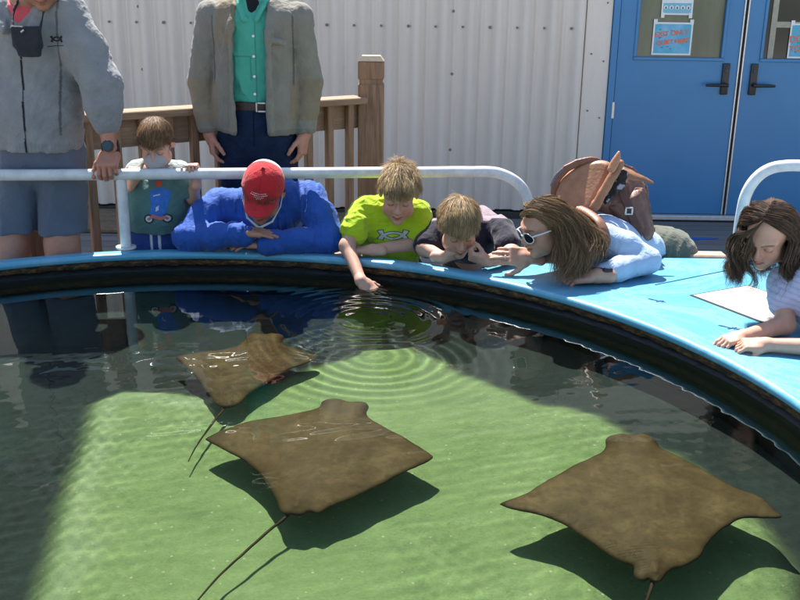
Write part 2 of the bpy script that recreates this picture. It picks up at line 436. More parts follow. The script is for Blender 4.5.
def leaf(x0, x1, wx0, wx1, right):
    d = empty('door', (x0, YW, .05)); d.parent = bld; d.matrix_parent_inverse = parent_inv(bld)
    b = MB(); y0, y1 = YW - .022, YW + .022
    b.box((x0, y0, .052), (x1, y1, WINZ), 0); b.box((x0, y0, WINZ), (wx0, y1, 2.148)); b.box((wx1, y0, WINZ), (x1, y1, 2.148)); b.box((wx0, y0, 1.95), (wx1, y1, 2.148))
    b.build('door_leaf', BLUE, d)
    wf = empty('door_window', ((wx0 + wx1) / 2, YW, 1.5)); wf.parent = d; wf.matrix_parent_inverse = parent_inv(d)
    t = MB(); e = .022
    t.box((wx0 - e, y0 - .01, WINZ - e), (wx1 + e, y0 - .0005, WINZ), .003); t.box((wx0 - e, y0 - .01, 1.95), (wx1 + e, y0 - .0005, 1.95 + e), .003)
    t.box((wx0 - e, y0 - .0095, WINZ), (wx0, y0 - .0005, 1.95), .003); t.box((wx1, y0 - .0095, WINZ), (wx1 + e, y0 - .0005, 1.95), .003)
    t.build('window_frame', BLUE, wf)
    MB().box((wx0, YW - .004, WINZ), (wx1, YW + .004, 1.95)).build('window_pane', g2 if right else GL1, wf)
    if right:
        q = MB(); q.box((wx0 + .035, YW - .012, WINZ), (wx0 + .075, YW - .005, 1.95)); q.box((wx0 + .075, YW - .0115, 1.40), (wx1, YW - .005, 1.44)); q.box((wx0 + .29, YW - .012, 1.44), (wx0 + .315, YW - .005, 1.95))
        q.build('window_bar', plain('beige_bar', (.36, .34, .26), .6), wf)
    hx = x1 - .085 if not right else x0 + .085; s = -1 if not right else 1
    h = MB(); h.box((hx - .026, y0 - .02, .93), (hx + .026, y0 - .0005, 1.15), .006, seg=2)
    h.tube([(hx, y0 - .02, 1.0), (hx, y0 - .062, 1.0)], .013, 12); h.tube([(hx - s * .012, y0 - .06, 1.0), (hx + s * .12, y0 - .06, 1.0), (hx + s * .145, y0 - .05, .998)], [.013, .0105, .009], 12)
    h.disc((hx, y0 - .022, 1.1), (0, 1, 0), .014, .012, 14)
    h.build('door_handle', BLACKM, d, True)
    hh = x0 + .002 if not right else x1 - .002
    for z in (.75, 1.75): MB().tube([(hh - .006, y0 - .006, z), (hh - .006, y0 - .006, z + .115)], .011, 10).build('hinge', SILV, d, True)
leaf(1.526, 2.392, 1.66, 2.262, False); leaf(2.424, 3.366, 2.56, 3.23, True)
MB().box((2.389, YW - .032, .05), (2.399, YW + .0, 2.148), .002).box((2.417, YW - .032, .05), (2.427, YW + .0, 2.148), .002).build('astragal', SILV, bld)
MB().box((2.3995, YW - .026, .05), (2.4165, YW + .0, 2.148)).build('door_seal', GASK, bld)
# posters taped to the glass
WHT = plain('white_paper', (.75, .76, .74), .6, .05, 20, 0); INK = plain('dark_ink', (.03, .05, .07), .7, 0, 5, 0); ORG = plain('orange_ink', (.75, .16, .06), .7, 0, 5, 0)
pm = MT('teal_poster_paper', (.1, .45, .6), .55); pm.col(pm.ramp(pm.noise(6, 3), [(.25, (.30, .52, .72)), (.5, (.09, .40, .60)), (.75, (.04, .42, .48))])); TEAL = pm.m
LBL = plain('pale_blue_paper', (.2, .48, .62), .6, .05, 20, 0)
TINK = plain('teal_ink', (.02, .25, .3), .7, 0, 5, 0)
def poster(x0, x1, z0, z1, label, lines, mark, yy=YW - .013):
    p = empty('poster', ((x0 + x1) / 2, yy, z0), label, 'poster')
    sh = Matrix.Identity(4)
    MB().box((x0, yy - .003, z0), (x1, yy, z1)).build('border', WHT, p)
    MB().box((x0 + .012, yy - .0045, z0 + .012), (x1 - .012, yy - .003, z1 - .012)).build('print', TEAL, p)
    for x in (x0 + .012, x1 - .012): MB().box((x - .013, yy - .006, z1 - .014), (x + .013, yy - .0047, z1 + .02)).build('tape', WHT, p)
    for i, (t, sz, zz, xo) in enumerate(lines):
        M = Matrix.Translation((x0 + xo, yy - .0055, z0 + zz)) @ Matrix.Rotation(rad(90), 4, 'X') @ Matrix.Rotation(rad(6), 4, 'Z')
        text_mesh(t, sz, M, 'lettering', ORG, p, bold=.0012)
    for _ in range(9):
        a = x0 + .03 + random.random() * (x1 - x0 - .06); b = z0 + .03 + random.random() * (z1 - z0 - .06)
        MB().box((a, yy - .0052, b), (a + .012 + .01 * random.random(), yy - .0047, b + .006)).build('speck', TINK, p)
    return p
poster(1.765, 2.045, 1.20, 1.425, 'teal poster with slanted orange lettering taped low on the closed door window', [('EXIT ONLY', .048, .135, .135), ('QUIET HERE', .042, .080, .145)], 0)
p = poster(2.735, 3.03, 1.19, 1.43, 'teal poster with orange lettering taped on the door window with beige bars', [('DON\'T', .062, .12, .10), ('TOUCH', .055, .055, .11)], 0)
p = empty('poster', (1.9, YW - .013, 1.45), 'white notice with a row of round pictograms above the teal poster', 'poster')
MB().box((1.81, YW - .016, 1.475), (2.03, YW - .013, 1.80)).build('border', WHT, p)
MB().box((1.822, YW - .0175, 1.487), (2.018, YW - .016, 1.555)).build('print', LBL, p)
for k in range(5):
    pc = MB().disc((1.84 + k * .0395, YW - .018, 1.525), (0, 1, 0), .0145, .001, 14).build('pictogram', WHT, p)
    q = MB(); q.disc((1.84 + k * .0395, YW - .0188, 1.527), (0, 1, 0), .005, .001, 8); q.box((1.835 + k * .0395, YW - .019, 1.515), (1.845 + k * .0395, YW - .0185, 1.5225)); q.build('pictogram_ink', INK, pc)
q = MB()
for k in range(7): q.box((1.835, YW - .0175, 1.585 + k * .028), (1.99 - .03 * (k % 3), YW - .0165, 1.593 + k * .028))
q.build('lettering', ORG, p)
for x in (1.822, 2.018): MB().box((x - .012, YW - .0188, 1.455), (x + .012, YW - .0177, 1.49)).build('tape', WHT, p)

# ------------------------------------------------------------------ wooden fence
wd = MT('weathered_wood', (.3, .2, .13), .8)
gv = wd.map((9, 9, .7)); g1 = wd.noise(6, 7, .7, gv, .4); g2_ = wd.noise(4, 3)
cc = wd.ramp(g1, [(.25, (.09, .045, .022)), (.5, (.26, .14, .07)), (.75, (.42, .26, .15))])
cc = wd.mix(wd.math('MULTIPLY', g2_, .5), cc, (.25, .185, .14)); wd.col(cc); wd.bump(g1, .6, .006); WOOD = wd.m
wd = MT('weathered_wood_lengthwise', (.3, .2, .13), .8)
gv = wd.map((.7, 9, 9)); g1 = wd.noise(6, 7, .7, gv, .4); g2_ = wd.noise(4, 3)
cc = wd.ramp(g1, [(.25, (.13, .07, .036)), (.5, (.25, .145, .08)), (.75, (.38, .25, .155))])
cc = wd.mix(wd.math('MULTIPLY', g2_, .5), cc, (.25, .185, .14)); wd.col(cc); wd.bump(g1, .5, .005); WOODX = wd.m
fA = Vector((-.175, 5.41, 0)); fang = math.atan2(5.165 - 4.394, -.456 + 1.471); fd = Vector((math.cos(fang), math.sin(fang), 0))
fen = empty('wooden_fence', fA, 'weathered brown wooden railing with slim balusters and a thick end post behind the visitors', 'fence', rz=fang)
fen_M = Matrix.Translation(fA) @ Matrix.Rotation(fang, 4, 'Z')
def fpart(lo, hi, name, mat, bev=.004):
    o = MB().box(lo, hi, bev).build(name, mat); o.parent = fen; return o
L = 1.86
fpart((-L, -.07, 1.022), (-.07, .07, 1.058), 'top_rail', WOODX); fpart((-L, .012, .885), (-.07, .05, 1.021), 'support_rail', WOODX)
fpart((-L, .012, .1), (-.07, .05, .19), 'bottom_rail', WOODX)
k = 0
while .13 + k * .131 < L:
    x = -.15 - k * .131; fpart((x - .019, -.028, .06), (x + .019, .011, 1.0215), 'baluster', WOOD, .003); k += 1
b = MB(); b.box((-.07, -.07, 0), (.07, .07, 1.125), .006); b.box((-.062, -.062, 1.12), (.062, .062, 1.15)); b.box((-.07, -.07, 1.148), (.07, .07, 1.245), .006)
o = b.build('post', WOOD); o.parent = fen; o.rotation_euler.z = -fang
b = MB(); v0 = [b.bm.verts.new(p_) for p_ in ((-.07, -.07, 1.245), (.07, -.07, 1.245), (.07, .07, 1.245), (-.07, .07, 1.245))]; v1 = [b.bm.verts.new(p_) for p_ in ((-.05, -.05, 1.272), (.05, -.05, 1.272), (.05, .05, 1.272), (-.05, .05, 1.272))]
for k in range(4): b.bm.faces.new((v0[k], v0[(k + 1) % 4], v1[(k + 1) % 4], v1[k]))
b.bm.faces.new(v1); b.bm.faces.new(v0[::-1]); o = b.build('post_cap', plain('sunlit_cap_wood', (.36, .28, .2), .8, .15, 40)); o.parent = fen; o.rotation_euler.z = -fang  # cap coloured paler than the post, painted as sunlit
MB_ = MB().box((-L - .09, -.045, 0), (-L, .045, 1.06), .005).build('post', WOOD); MB_.parent = fen

tag(MB().box((1.22, 4.02, 0), (1.40, 4.10, .545), .006).box((1.46, 4.02, 0), (2.4, 4.10, .545), .006).build('bench_board', plain('pinkish_timber', (.42, .25, .19), .8, .2, 20)), 'pinkish timber board standing along the outer edge of the blue shelf', 'board')
# ------------------------------------------------------------------ touch pool
pool = empty('touch_pool', (CX, CY, 0), 'round touch tank with a bright blue coping and dark inner wall full of water', 'pool')
bm2 = MT('blue_gelcoat', (.02, .3, .62), .32)
nA = bm2.noise(2.5, 4, .6); nB = bm2.noise(55, 6, .75); nC = bm2.noise(8, 6, .8); nD = bm2.noise(140, 4, .8); nE = bm2.noise(1.3, 8, .85, bm2.map((1, 1, 1)), 1.2)
cb = bm2.ramp(nA, [(.3, (.075, .30, .45)), (.7, (.11, .36, .52))])
cb = bm2.mix(bm2.math('MULTIPLY', bm2.ramp(nB, [(.58, (0, 0, 0)), (.75, (1, 1, 1))]), .22), cb, (.26, .50, .64))
cb = bm2.mix(bm2.math('MULTIPLY', bm2.ramp(nD, [(.60, (0, 0, 0)), (.72, (1, 1, 1))]), .45), cb, (.03, .13, .22))
cb = bm2.mix(bm2.math('MULTIPLY', bm2.ramp(nE, [(.50, (0, 0, 0)), (.56, (1, 1, 1)), (.60, (0, 0, 0))]), .30), cb, (.34, .52, .60))
cb = bm2.mix(bm2.math('MULTIPLY', bm2.ramp(nC, [(.60, (0, 0, 0)), (.70, (1, 1, 1))]), .25), cb, (.012, .16, .40))
bm2.col(cb); bm2.rgh(bm2.math('ADD', bm2.math('MULTIPLY', nC, .3), .18)); bm2.bump(bm2.noise(25, 4), .12, .004)
GEL = bm2.m
# outer edge of the coping: narrow ring on the left, a broad shelf on the right
def ro(a):  # angle -> outer point
    return None
ring_in = []; ring_out = []
angs = np.linspace(rad(-268), rad(92), 181)   # from just past the top, round the near side
ANG = np.radians(np.arange(0, 360, 2.0))
def outer(a):
    ca, sa = math.cos(a), math.sin(a); base = 1.895
    d = math.degrees(a) % 360
    if d <= 56 or d >= 290:
        # shelf: bounded by Y=3.93ish line behind and X=2.3 at the side
        c = [2.30 / max(ca, 1e-3) if ca > 0 else 9]
        if sa > 0: c.append((3.955 - CY) / sa)
        if sa < 0: c.append(2.0 / -sa)
        return max(base, min(c))
    return base
PO = [outer(a) for a in ANG]
# profile from the inner lower lip over the rounded nose to the outer edge
prof_in = [(0, -.030), (-.004, -.026), (-.006, -.015), (-.004, -.006), (.002, -.0015), (.010, 0)]
V = []; n = len(ANG)
for (dr, dz) in prof_in:
    for a in ANG:
        rr = RI + dr + .004 * math.sin(a * 7 + 1); V.append((CX + rr * math.cos(a), CY + rr * math.sin(a), ZC + dz))
for f_ in (.0, 1.0):
    for a, R_ in zip(ANG, PO):
        rr = RI + .03 + (R_ - RI - .036) * f_; V.append((CX + rr * math.cos(a), CY + rr * math.sin(a), ZC))
for dz, dr in ((-.003, .0), (-.012, .004), (-.03, .004), (-.031, -.03)):
    for a, R_ in zip(ANG, PO): V.append((CX + (R_ + dr) * math.cos(a), CY + (R_ + dr) * math.sin(a), ZC + dz))
nr = len(prof_in) + 6
Q = [(j * n + i, j * n + (i + 1) % n, ((j + 1) % nr) * n + (i + 1) % n, ((j + 1) % nr) * n + i) for j in range(nr) for i in range(n)]
cop = raw('coping', V, Q, GEL, pool, smooth=True)
cop.data.set_sharp_from_angle(angle=rad(50))
# rusty board under the lip
rm = MT('rusty_wet_board', (.1, .06, .03), .7)
r1 = rm.noise(22, 8, .8, rm.map((1, 1, 2.5)), .5)
rm.col(rm.ramp(r1, [(.38, (.006, .005, .004)), (.5, (.045, .022, .008)), (.6, (.20, .105, .035)), (.72, (.36, .25, .12))])); rm.bump(r1, .8, .01)
def ring(r0, r1_, z0, z1, name, mat, parent, jag=0, seg=360):
    A = np.linspace(0, 2 * math.pi, seg, endpoint=False); V = []
    for (r_, z_) in ((r0, z0), (r0, z1), (r1_, z1), (r1_, z0)):
        for i, a in enumerate(A):
            j = jag * (random.random() - .5) if z_ == z0 else 0
            V.append((CX + r_ * math.cos(a), CY + r_ * math.sin(a), z_ + j))
    n = seg; Q = [(j * n + i, ((j + 1) % 4) * n + i, ((j + 1) % 4) * n + (i + 1) % n, j * n + (i + 1) % n) for j in range(4) for i in range(n)]
    return raw(name, V, Q, mat, parent, smooth=False)
ring(RI + .012, RI + .034, ZC - .058, ZC - .031, 'rim_board', rm.m, pool, .008)
LIN = plain('black_liner', (.006, .007, .007), .45, .4, 12, .3, .01)
ring(RI + .022, RI + .033, .003, ZC - .05, 'liner', LIN, pool)
OUTW = plain('tank_side', (.02, .17, .4), .6)
# outside wall of the tank
A = ANG; V = []
for (o_, z_) in ((0, 0.0), (0, ZC - .031), (-.01, ZC - .031), (-.01, 0.0)):
    for a, R_ in zip(A, PO): V.append((CX + (R_ - .012 + o_) * math.cos(a), CY + (R_ - .012 + o_) * math.sin(a), z_))
n = len(A); Q = [(j * n + i, j * n + (i + 1) % n, ((j + 1) % 4) * n + (i + 1) % n, ((j + 1) % 4) * n + i) for j in range(4) for i in range(n)]
raw('side_wall', V, Q, OUTW, pool, smooth=False)
# basin floor: raised bed of green sand, ringed by shade painted as dark colour
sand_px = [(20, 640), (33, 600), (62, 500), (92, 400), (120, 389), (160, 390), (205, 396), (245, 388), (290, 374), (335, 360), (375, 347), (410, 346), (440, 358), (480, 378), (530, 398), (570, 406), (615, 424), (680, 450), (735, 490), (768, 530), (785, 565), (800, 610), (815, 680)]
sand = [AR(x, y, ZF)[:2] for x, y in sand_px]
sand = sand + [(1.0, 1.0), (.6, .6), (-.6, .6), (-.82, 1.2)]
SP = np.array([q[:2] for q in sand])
def poly_sd(P, S):
    x, y = P[..., 0], P[..., 1]; d = np.full(x.shape, 1e9); ins = np.zeros(x.shape, bool)
    for i in range(len(S)):
        a, b = S[i], S[(i + 1) % len(S)]; e = b - a; wx, wy = x - a[0], y - a[1]
        t = np.clip((wx * e[0] + wy * e[1]) / (e @ e), 0, 1); d = np.minimum(d, (wx - e[0] * t) ** 2 + (wy - e[1] * t) ** 2)
        c = ((a[1] <= y) != (b[1] <= y)) & (x < (b[0] - a[0]) * (y - a[1]) / np.where(abs(b[1] - a[1]) < 1e-9, 1e-9, b[1] - a[1]) + a[0]); ins ^= c
    d = np.sqrt(d); return np.where(ins, -d, d)
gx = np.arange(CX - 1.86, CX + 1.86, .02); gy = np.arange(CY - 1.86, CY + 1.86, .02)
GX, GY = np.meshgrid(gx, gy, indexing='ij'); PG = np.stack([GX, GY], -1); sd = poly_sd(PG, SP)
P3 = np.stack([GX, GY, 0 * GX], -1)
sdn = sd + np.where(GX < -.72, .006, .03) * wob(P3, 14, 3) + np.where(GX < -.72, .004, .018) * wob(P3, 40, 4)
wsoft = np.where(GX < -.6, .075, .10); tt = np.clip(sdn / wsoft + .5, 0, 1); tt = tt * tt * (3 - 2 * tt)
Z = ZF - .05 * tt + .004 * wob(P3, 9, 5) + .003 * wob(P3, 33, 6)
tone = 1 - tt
nx, ny = Z.shape; V = np.stack([GX, GY, Z], -1).reshape(-1, 3); ii = (np.arange(nx - 1)[:, None] * ny + np.arange(ny - 1)[None]).ravel()
Q = np.stack([ii, ii + ny, ii + ny + 1, ii + 1], -1)
pale = .7 * np.clip(1 - np.abs(sdn + .055) / .055, 0, 1) * (GX < -.6) * (GY < 3.0)
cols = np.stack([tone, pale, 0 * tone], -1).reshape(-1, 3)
fm = MT('algae_sand_and_shade', (.1, .2, .06), .9)
at = fm.attr('tone'); sp = fm.N.new('ShaderNodeSeparateColor'); fm.L.new(at, sp.inputs[0])
a1 = fm.noise(4.5, 9, .78, None, .5); a2 = fm.noise(120, 6, .85); a3 = fm.noise(17, 5, .7)
g = fm.ramp(a1, [(.25, (.13, .20, .070)), (.5, (.190, .285, .105)), (.75, (.26, .36, .15))])
g = fm.mix(fm.ramp(a2, [(.35, (0, 0, 0)), (.7, (1, 1, 1))]), fm.mix(.40, g, (.04, .09, .03)), g)
g = fm.mix(fm.math('MULTIPLY', fm.ramp(a3, [(.5, (0, 0, 0)), (.7, (1, 1, 1))]), .45), g, (.20, .30, .10))
vo = fm.N.new('ShaderNodeTexVoronoi'); vo.inputs['Scale'].default_value = 26; fm.L.new(fm.tc.outputs['Object'], vo.inputs['Vector'])
spk = fm.math('LESS_THAN', vo.outputs['Distance'], .09)
g = fm.mix(fm.math('MULTIPLY', spk, .8), g, (.35, .38, .22))
g = fm.mix(fm.math('MULTIPLY', sp.outputs[1], .5), g, (.30, .37, .24))
shade_dk = fm.ramp(a1, [(.3, (.003, .009, .008)), (.7, (.009, .024, .018))])  # shade on the floor outside the sand, put into the colour
fm.col(fm.mix(sp.outputs[0], shade_dk, g)); fm.bump(fm.math('ADD', a2, fm.math('MULTIPLY', a3, 1.5)), .6, .012)
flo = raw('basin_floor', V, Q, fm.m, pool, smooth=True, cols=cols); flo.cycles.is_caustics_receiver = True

# water
HC = AZ(366, 291, ZW)            # where the boy's fingers touch the water
gx = np.arange(CX - 1.855, CX + 1.856, .0080); gy = np.arange(CY - 1.3, CY + 1.856, .0080)
GX, GY = np.meshgrid(gx, gy, indexing='ij'); P3 = np.stack([GX, GY, 0 * GX], -1)
dh = np.hypot(GX - HC[0] - .02, GY - HC[1] + .35)   # rings have drifted off the hand
dh2 = np.hypot(GX - HC[0], GY - HC[1])
Z = .0007 * np.sin(dh * 2 * math.pi / .056 + .5 * wob(P3, 9, 15)) * np.exp(-((dh - .24) / .19) ** 2) * (.7 + .5 * wob(P3, 5, 16)) + .0007 * np.sin(dh2 * 2 * math.pi / .06 + 1) * np.exp(-dh2 / .14)
calm = np.clip((3.55 - GY) / .8, .25, 1)
Z += .0011 * wob(P3, 6, 11) * (.5 + .5 * wob(P3, 2.3, 12)) + .0004 * wob(P3 * np.array([1, 1.7, 1]), 17, 13) * calm + .00036 * wob(P3 * np.array([1, 1.5, 1]), 50, 14) * calm * np.clip(.45 + .9 * wob(P3, 5, 18), 0, 1.3)
Z = Z + ZW
keep = np.hypot(GX - CX, GY - CY) < RI + .035
nx, ny = Z.shape; V = np.stack([GX, GY, Z], -1).reshape(-1, 3); ii = (np.arange(nx - 1)[:, None] * ny + np.arange(ny - 1)[None]).ravel()
Q = np.stack([ii, ii + ny, ii + ny + 1, ii + 1], -1); Q = Q[keep.reshape(-1)[Q].all(1)]
used = np.unique(Q); re = np.full(len(V), -1); re[used] = np.arange(len(used)); V = V[used]; Q = re[Q]
wm_ = bpy.data.materials.new('pool_water'); wm_.use_nodes = True; N = wm_.node_tree.nodes; Lk = wm_.node_tree.links; N.clear()
out = N.new('ShaderNodeOutputMaterial'); gb = N.new('ShaderNodeBsdfGlass'); gb.inputs['IOR'].default_value = 1.33; gb.inputs['Roughness'].default_value = 0
gb.inputs['Color'].default_value = (.95, .99, .94, 1)
Lk.new(gb.outputs[0], out.inputs['Surface'])
wat = raw('water', V, Q, wm_, None, smooth=True); tag(wat, kind='structure'); wat.cycles.is_caustics_caster = True
# ------------------------------------------------------------------ cownose rays
ym = MT('ray_skin', (.12, .085, .045), .65, Specular_IOR_Level=.12)
b1 = ym.noise(9, 6, .7, None, .5); b2 = ym.noise(70, 5, .75); att = ym.attr('tone')
rc_ = ym.ramp(b1, [(.28, (.052, .036, .013)), (.5, (.088, .060, .022)), (.75, (.15, .105, .042))])
rc_ = ym.mix(ym.ramp(b2, [(.4, (0, 0, 0)), (.75, (1, 1, 1))]), ym.mix(.35, rc_, (.035, .024, .010)), rc_)
sp = ym.N.new('ShaderNodeSeparateColor'); ym.L.new(att, sp.inputs[0])
b3 = ym.noise(26, 4, .7); rc_ = ym.mix(ym.math('MULTIPLY', ym.ramp(b3, [(.45, (0, 0, 0)), (.7, (1, 1, 1))]), .55), rc_, (.035, .024, .008))
rc_ = ym.mix(sp.outputs[0], rc_, (.5, .47, .4)); rc_ = ym.mix(ym.math('MULTIPLY', sp.outputs[1], .75), rc_, (.018, .014, .008))
ym.col(rc_); RAYM = ym.m
def plane_hit(x, y, p0, sx, sy):
    """where the refracted ray through pixel x,y meets the tilted plane of the fish"""
    lo, hi = ZF - .3, ZW + .1
    for _ in range(40):
        z = (lo + hi) / 2; q = AR(x, y, z); zp = p0[2] + sx * (q[0] - p0[0]) + sy * (q[1] - p0[1])
        if z > zp: hi = z
        else: lo = z
    return q
def make_ray(name, label, outline, nose, rear, tail, z0, sx, sy, lobes, dorsal, tmax=.022, bend=.05):
    c0 = AR(*((np.array(nose) + np.array(rear)) / 2), z0)
    O = np.array([plane_hit(x, y, c0, sx, sy) for x, y in outline]); outline_w = O
    n3 = nz([-sx, -sy, 1]); e1 = nz(plane_hit(*nose, c0, sx, sy) - plane_hit(*rear, c0, sx, sy)); e1 = nz(e1 - n3 * (e1 @ n3)); e2 = np.cross(e1, n3)
    T = np.stack([e2, e1, n3], 1)            # local -> world
    def loc(p): return (np.asarray(p) - c0) @ T
    O2 = np.array([loc(p)[:2] for p in O]); O2 = np.array([q[:2] for q in bez([(*p, 0) for p in np.vstack([O2, O2[:1]])], 5)])[:-1]
    tl = [loc(plane_hit(x, y, c0, sx, sy - 0.0)) for x, y in tail]
    s = SDF()
    half = np.abs(O2[:, 0]).max()
    def fn(P):
        d2 = poly_sd(P[..., :2], O2) + .0022 * wob(P * np.array([1, 1, 0], np.float32), 50, 5); xx = np.abs(P[..., 0]) / half
        sh = P[..., 2] + bend * xx ** 2 * half + .004 * np.sin(P[..., 0] * 21 + P[..., 1] * 17) * xx
        mid = np.exp(-(P[..., 0] / (.16 * half / .34)) ** 2)
        T_ = .0072 + (.006 + (tmax - .008) * mid) * (1 - np.exp(np.minimum(d2, 0) / (.045)))
        core = np.abs(sh - .25 * T_) - T_
        return np.maximum(core, d2 * .8) * .75
    s.add(fn, (O2[:, 0].min(), O2[:, 1].min(), -.12), (O2[:, 0].max(), O2[:, 1].max(), .07), .001)
    for (a, b, r_) in lobes:
        A_, B_ = loc(plane_hit(*a, c0, sx, sy)), loc(plane_hit(*b, c0, sx, sy)); A_[2] = B_[2] = .008; s.cone(A_, B_, r_, r_ * .8, .03)
    if dorsal:
        A_, B_ = loc(plane_hit(*dorsal[0], c0, sx, sy)), loc(plane_hit(*dorsal[1], c0, sx, sy)); A_[2] = .03; B_[2] = .05; s.cone(A_ * [1, 1, .7], B_ * [1, 1, .5], .003, .0025, .012)
    V, Q = s.mesh(.0045); V = smooth_mesh(V, Q, 14)
    # whip tail
    pts = bez(tl, 10); rs = np.linspace(.0065, .0016, len(pts)); tv, tq = [], []
    for i, (p, r_) in enumerate(zip(pts, rs)):
        for k in range(8): tv.append(p + r_ * np.array([math.cos(k * math.pi / 4), 0, math.sin(k * math.pi / 4)]) + np.array([0, 0, -.01 - .0 * i]))
    for i in range(len(pts) - 1):
        for k in range(8): tq.append((i * 8 + k, i * 8 + (k + 1) % 8, (i + 1) * 8 + (k + 1) % 8, (i + 1) * 8 + k))
    tv = np.array(tv); under = (V[:, 2] < (-.006 - bend * (np.abs(V[:, 0]) / half) ** 2 * half)).astype(float)
    d2 = poly_sd(V[:, :2], O2); edge = np.clip(1 + d2 / .015, 0, 1) * .6
    tipd = np.clip((np.abs(V[:, 0]) / half - .8) / .2, 0, 1)
    cols = np.concatenate([np.stack([under, np.maximum(edge, tipd * .8), 0 * under], -1), np.tile([0, 1., 0], (len(tv), 1))])
    V, Q, _ = join_parts([(V, Q), (tv, np.array(tq))])
    W = V @ T.T + c0
    o = raw(name, W, Q, RAYM, None, True, cols); o.data.transform(Matrix.Translation(-Vector(c0))); o.location = Vector(c0)
    tag(o, label, 'ray', 'rays gliding in the touch pool'); o.cycles.is_caustics_receiver = True
    return o
o2 = [(497, 502), (520, 494), (550, 478), (580, 462), (603, 451), (606, 440), (611, 436), (622, 434), (632, 436), (641, 434), (652, 437), (657, 446), (680, 457), (705, 470), (735, 486), (762, 495), (776, 507), (783, 515), (765, 517), (742, 519), (722, 530), (708, 545), (700, 558), (686, 567), (672, 570), (664, 578), (659, 584), (653, 583), (650, 578), (645, 582), (637, 580), (632, 572), (634, 567), (615, 560), (598, 548), (580, 535), (560, 522), (535, 513), (512, 508)]
make_ray('cownose_ray', 'brown ray with both wings spread, the one nearest the right rim', o2, (632, 436), (652, 580), [(655, 570), (652, 584), (646, 602), (640, 630), (630, 665)], .375, .0, .105, [((620, 443), (627, 462), .022), ((645, 443), (640, 462), .022)], [(655, 560), (655, 576)])
o1 = [(203, 437), (222, 428), (248, 421), (280, 416), (308, 411), (322, 407), (324, 402), (338, 400), (352, 403), (364, 403), (367, 408), (364, 414), (385, 427), (405, 437), (425, 449), (434, 455), (425, 462), (405, 472), (380, 485), (350, 500), (330, 508), (318, 515), (310, 512), (302, 516), (292, 515), (283, 514), (278, 508), (277, 503), (270, 490), (262, 477), (250, 465), (235, 455), (215, 444)]
make_ray('cownose_ray', 'large brown ray in the middle of the pool trailing its whip tail', o1, (344, 402), (296, 514), [(296, 500), (288, 513), (270, 528), (245, 550), (218, 575), (195, 602), (170, 640)], .345, .02, .12, [((332, 405), (330, 424), .022), ((358, 408), (349, 426), .022)], [(302, 492), (296, 510)])
o3 = [(175, 356), (198, 352), (222, 350), (240, 344), (247, 336), (256, 333), (263, 336), (272, 333), (281, 337), (284, 345), (300, 350), (318, 357), (305, 364), (288, 370), (268, 383), (250, 394), (240, 404), (228, 408), (216, 405), (208, 394), (196, 377), (184, 365)]
make_ray('cownose_ray', 'dim brown ray farthest from the camera, under the reflections of the man in blue', o3, (266, 334), (226, 407), [(232, 398), (222, 410), (210, 425), (198, 442), (188, 460)], .30, .0, .04, [((258, 338), (252, 352), .02), ((275, 338), (268, 352), .02)], None)
# ------------------------------------------------------------------ people: shared tools
def attr_mat(name, rough=.8, weave=0, fold=20, fs=.35, dist=.012, sheen=0, var=.2, spec=.3, sss=0):
    m = MT(name, (.5, .5, .5), rough); b = m.attr('tone'); n = m.noise(fold, 4, .65)
    k = m.ramp(n, [(.3, (1 - var,) * 3), (.7, (1 + var * .5,) * 3)]); c = m.mix(1.0, b, k, 'MULTIPLY')
    if weave:
        wv = m.noise(weave, 2); c = m.mix(m.math('MULTIPLY', wv, .35), c, m.mix(1.0, c, (.55, .55, .55), 'MULTIPLY'))
    m.col(c); m.b.inputs['Specular IOR Level'].default_value = spec
    if sheen: m.b.inputs['Sheen Weight'].default_value = sheen
    if sss:
        m.b.inputs['Subsurface Weight'].default_value = sss; m.b.inputs['Subsurface Radius'].default_value = (.012, .005, .003); m.b.inputs['Subsurface Scale'].default_value = .6
    if fs: m.bump(m.noise(fold * 2.5, 4, .6, dist=.8), fs, dist)
    return m.m
SKIN = attr_mat('skin', .5, 0, 45, .12, .004, var=.10, spec=.35)
FAB = attr_mat('cotton_fabric', .9, 700, 16, .55, .012, sheen=.2, var=.10, spec=.15)
FABS = attr_mat('smooth_fabric', .75, 0, 14, .5, .012, sheen=.1, var=.08, spec=.25)
DEN = attr_mat('denim', .9, 900, 22, .5, .01, var=.25, spec=.1)
LEA = attr_mat('leather', .48, 0, 22, .22, .008, var=.25, spec=.45)
HAIRM = attr_mat('hair', .5, 0, 60, 0, var=.15, spec=.28)
HAIRM.node_tree.nodes['Principled BSDF'].inputs['Anisotropic'].default_value = .5

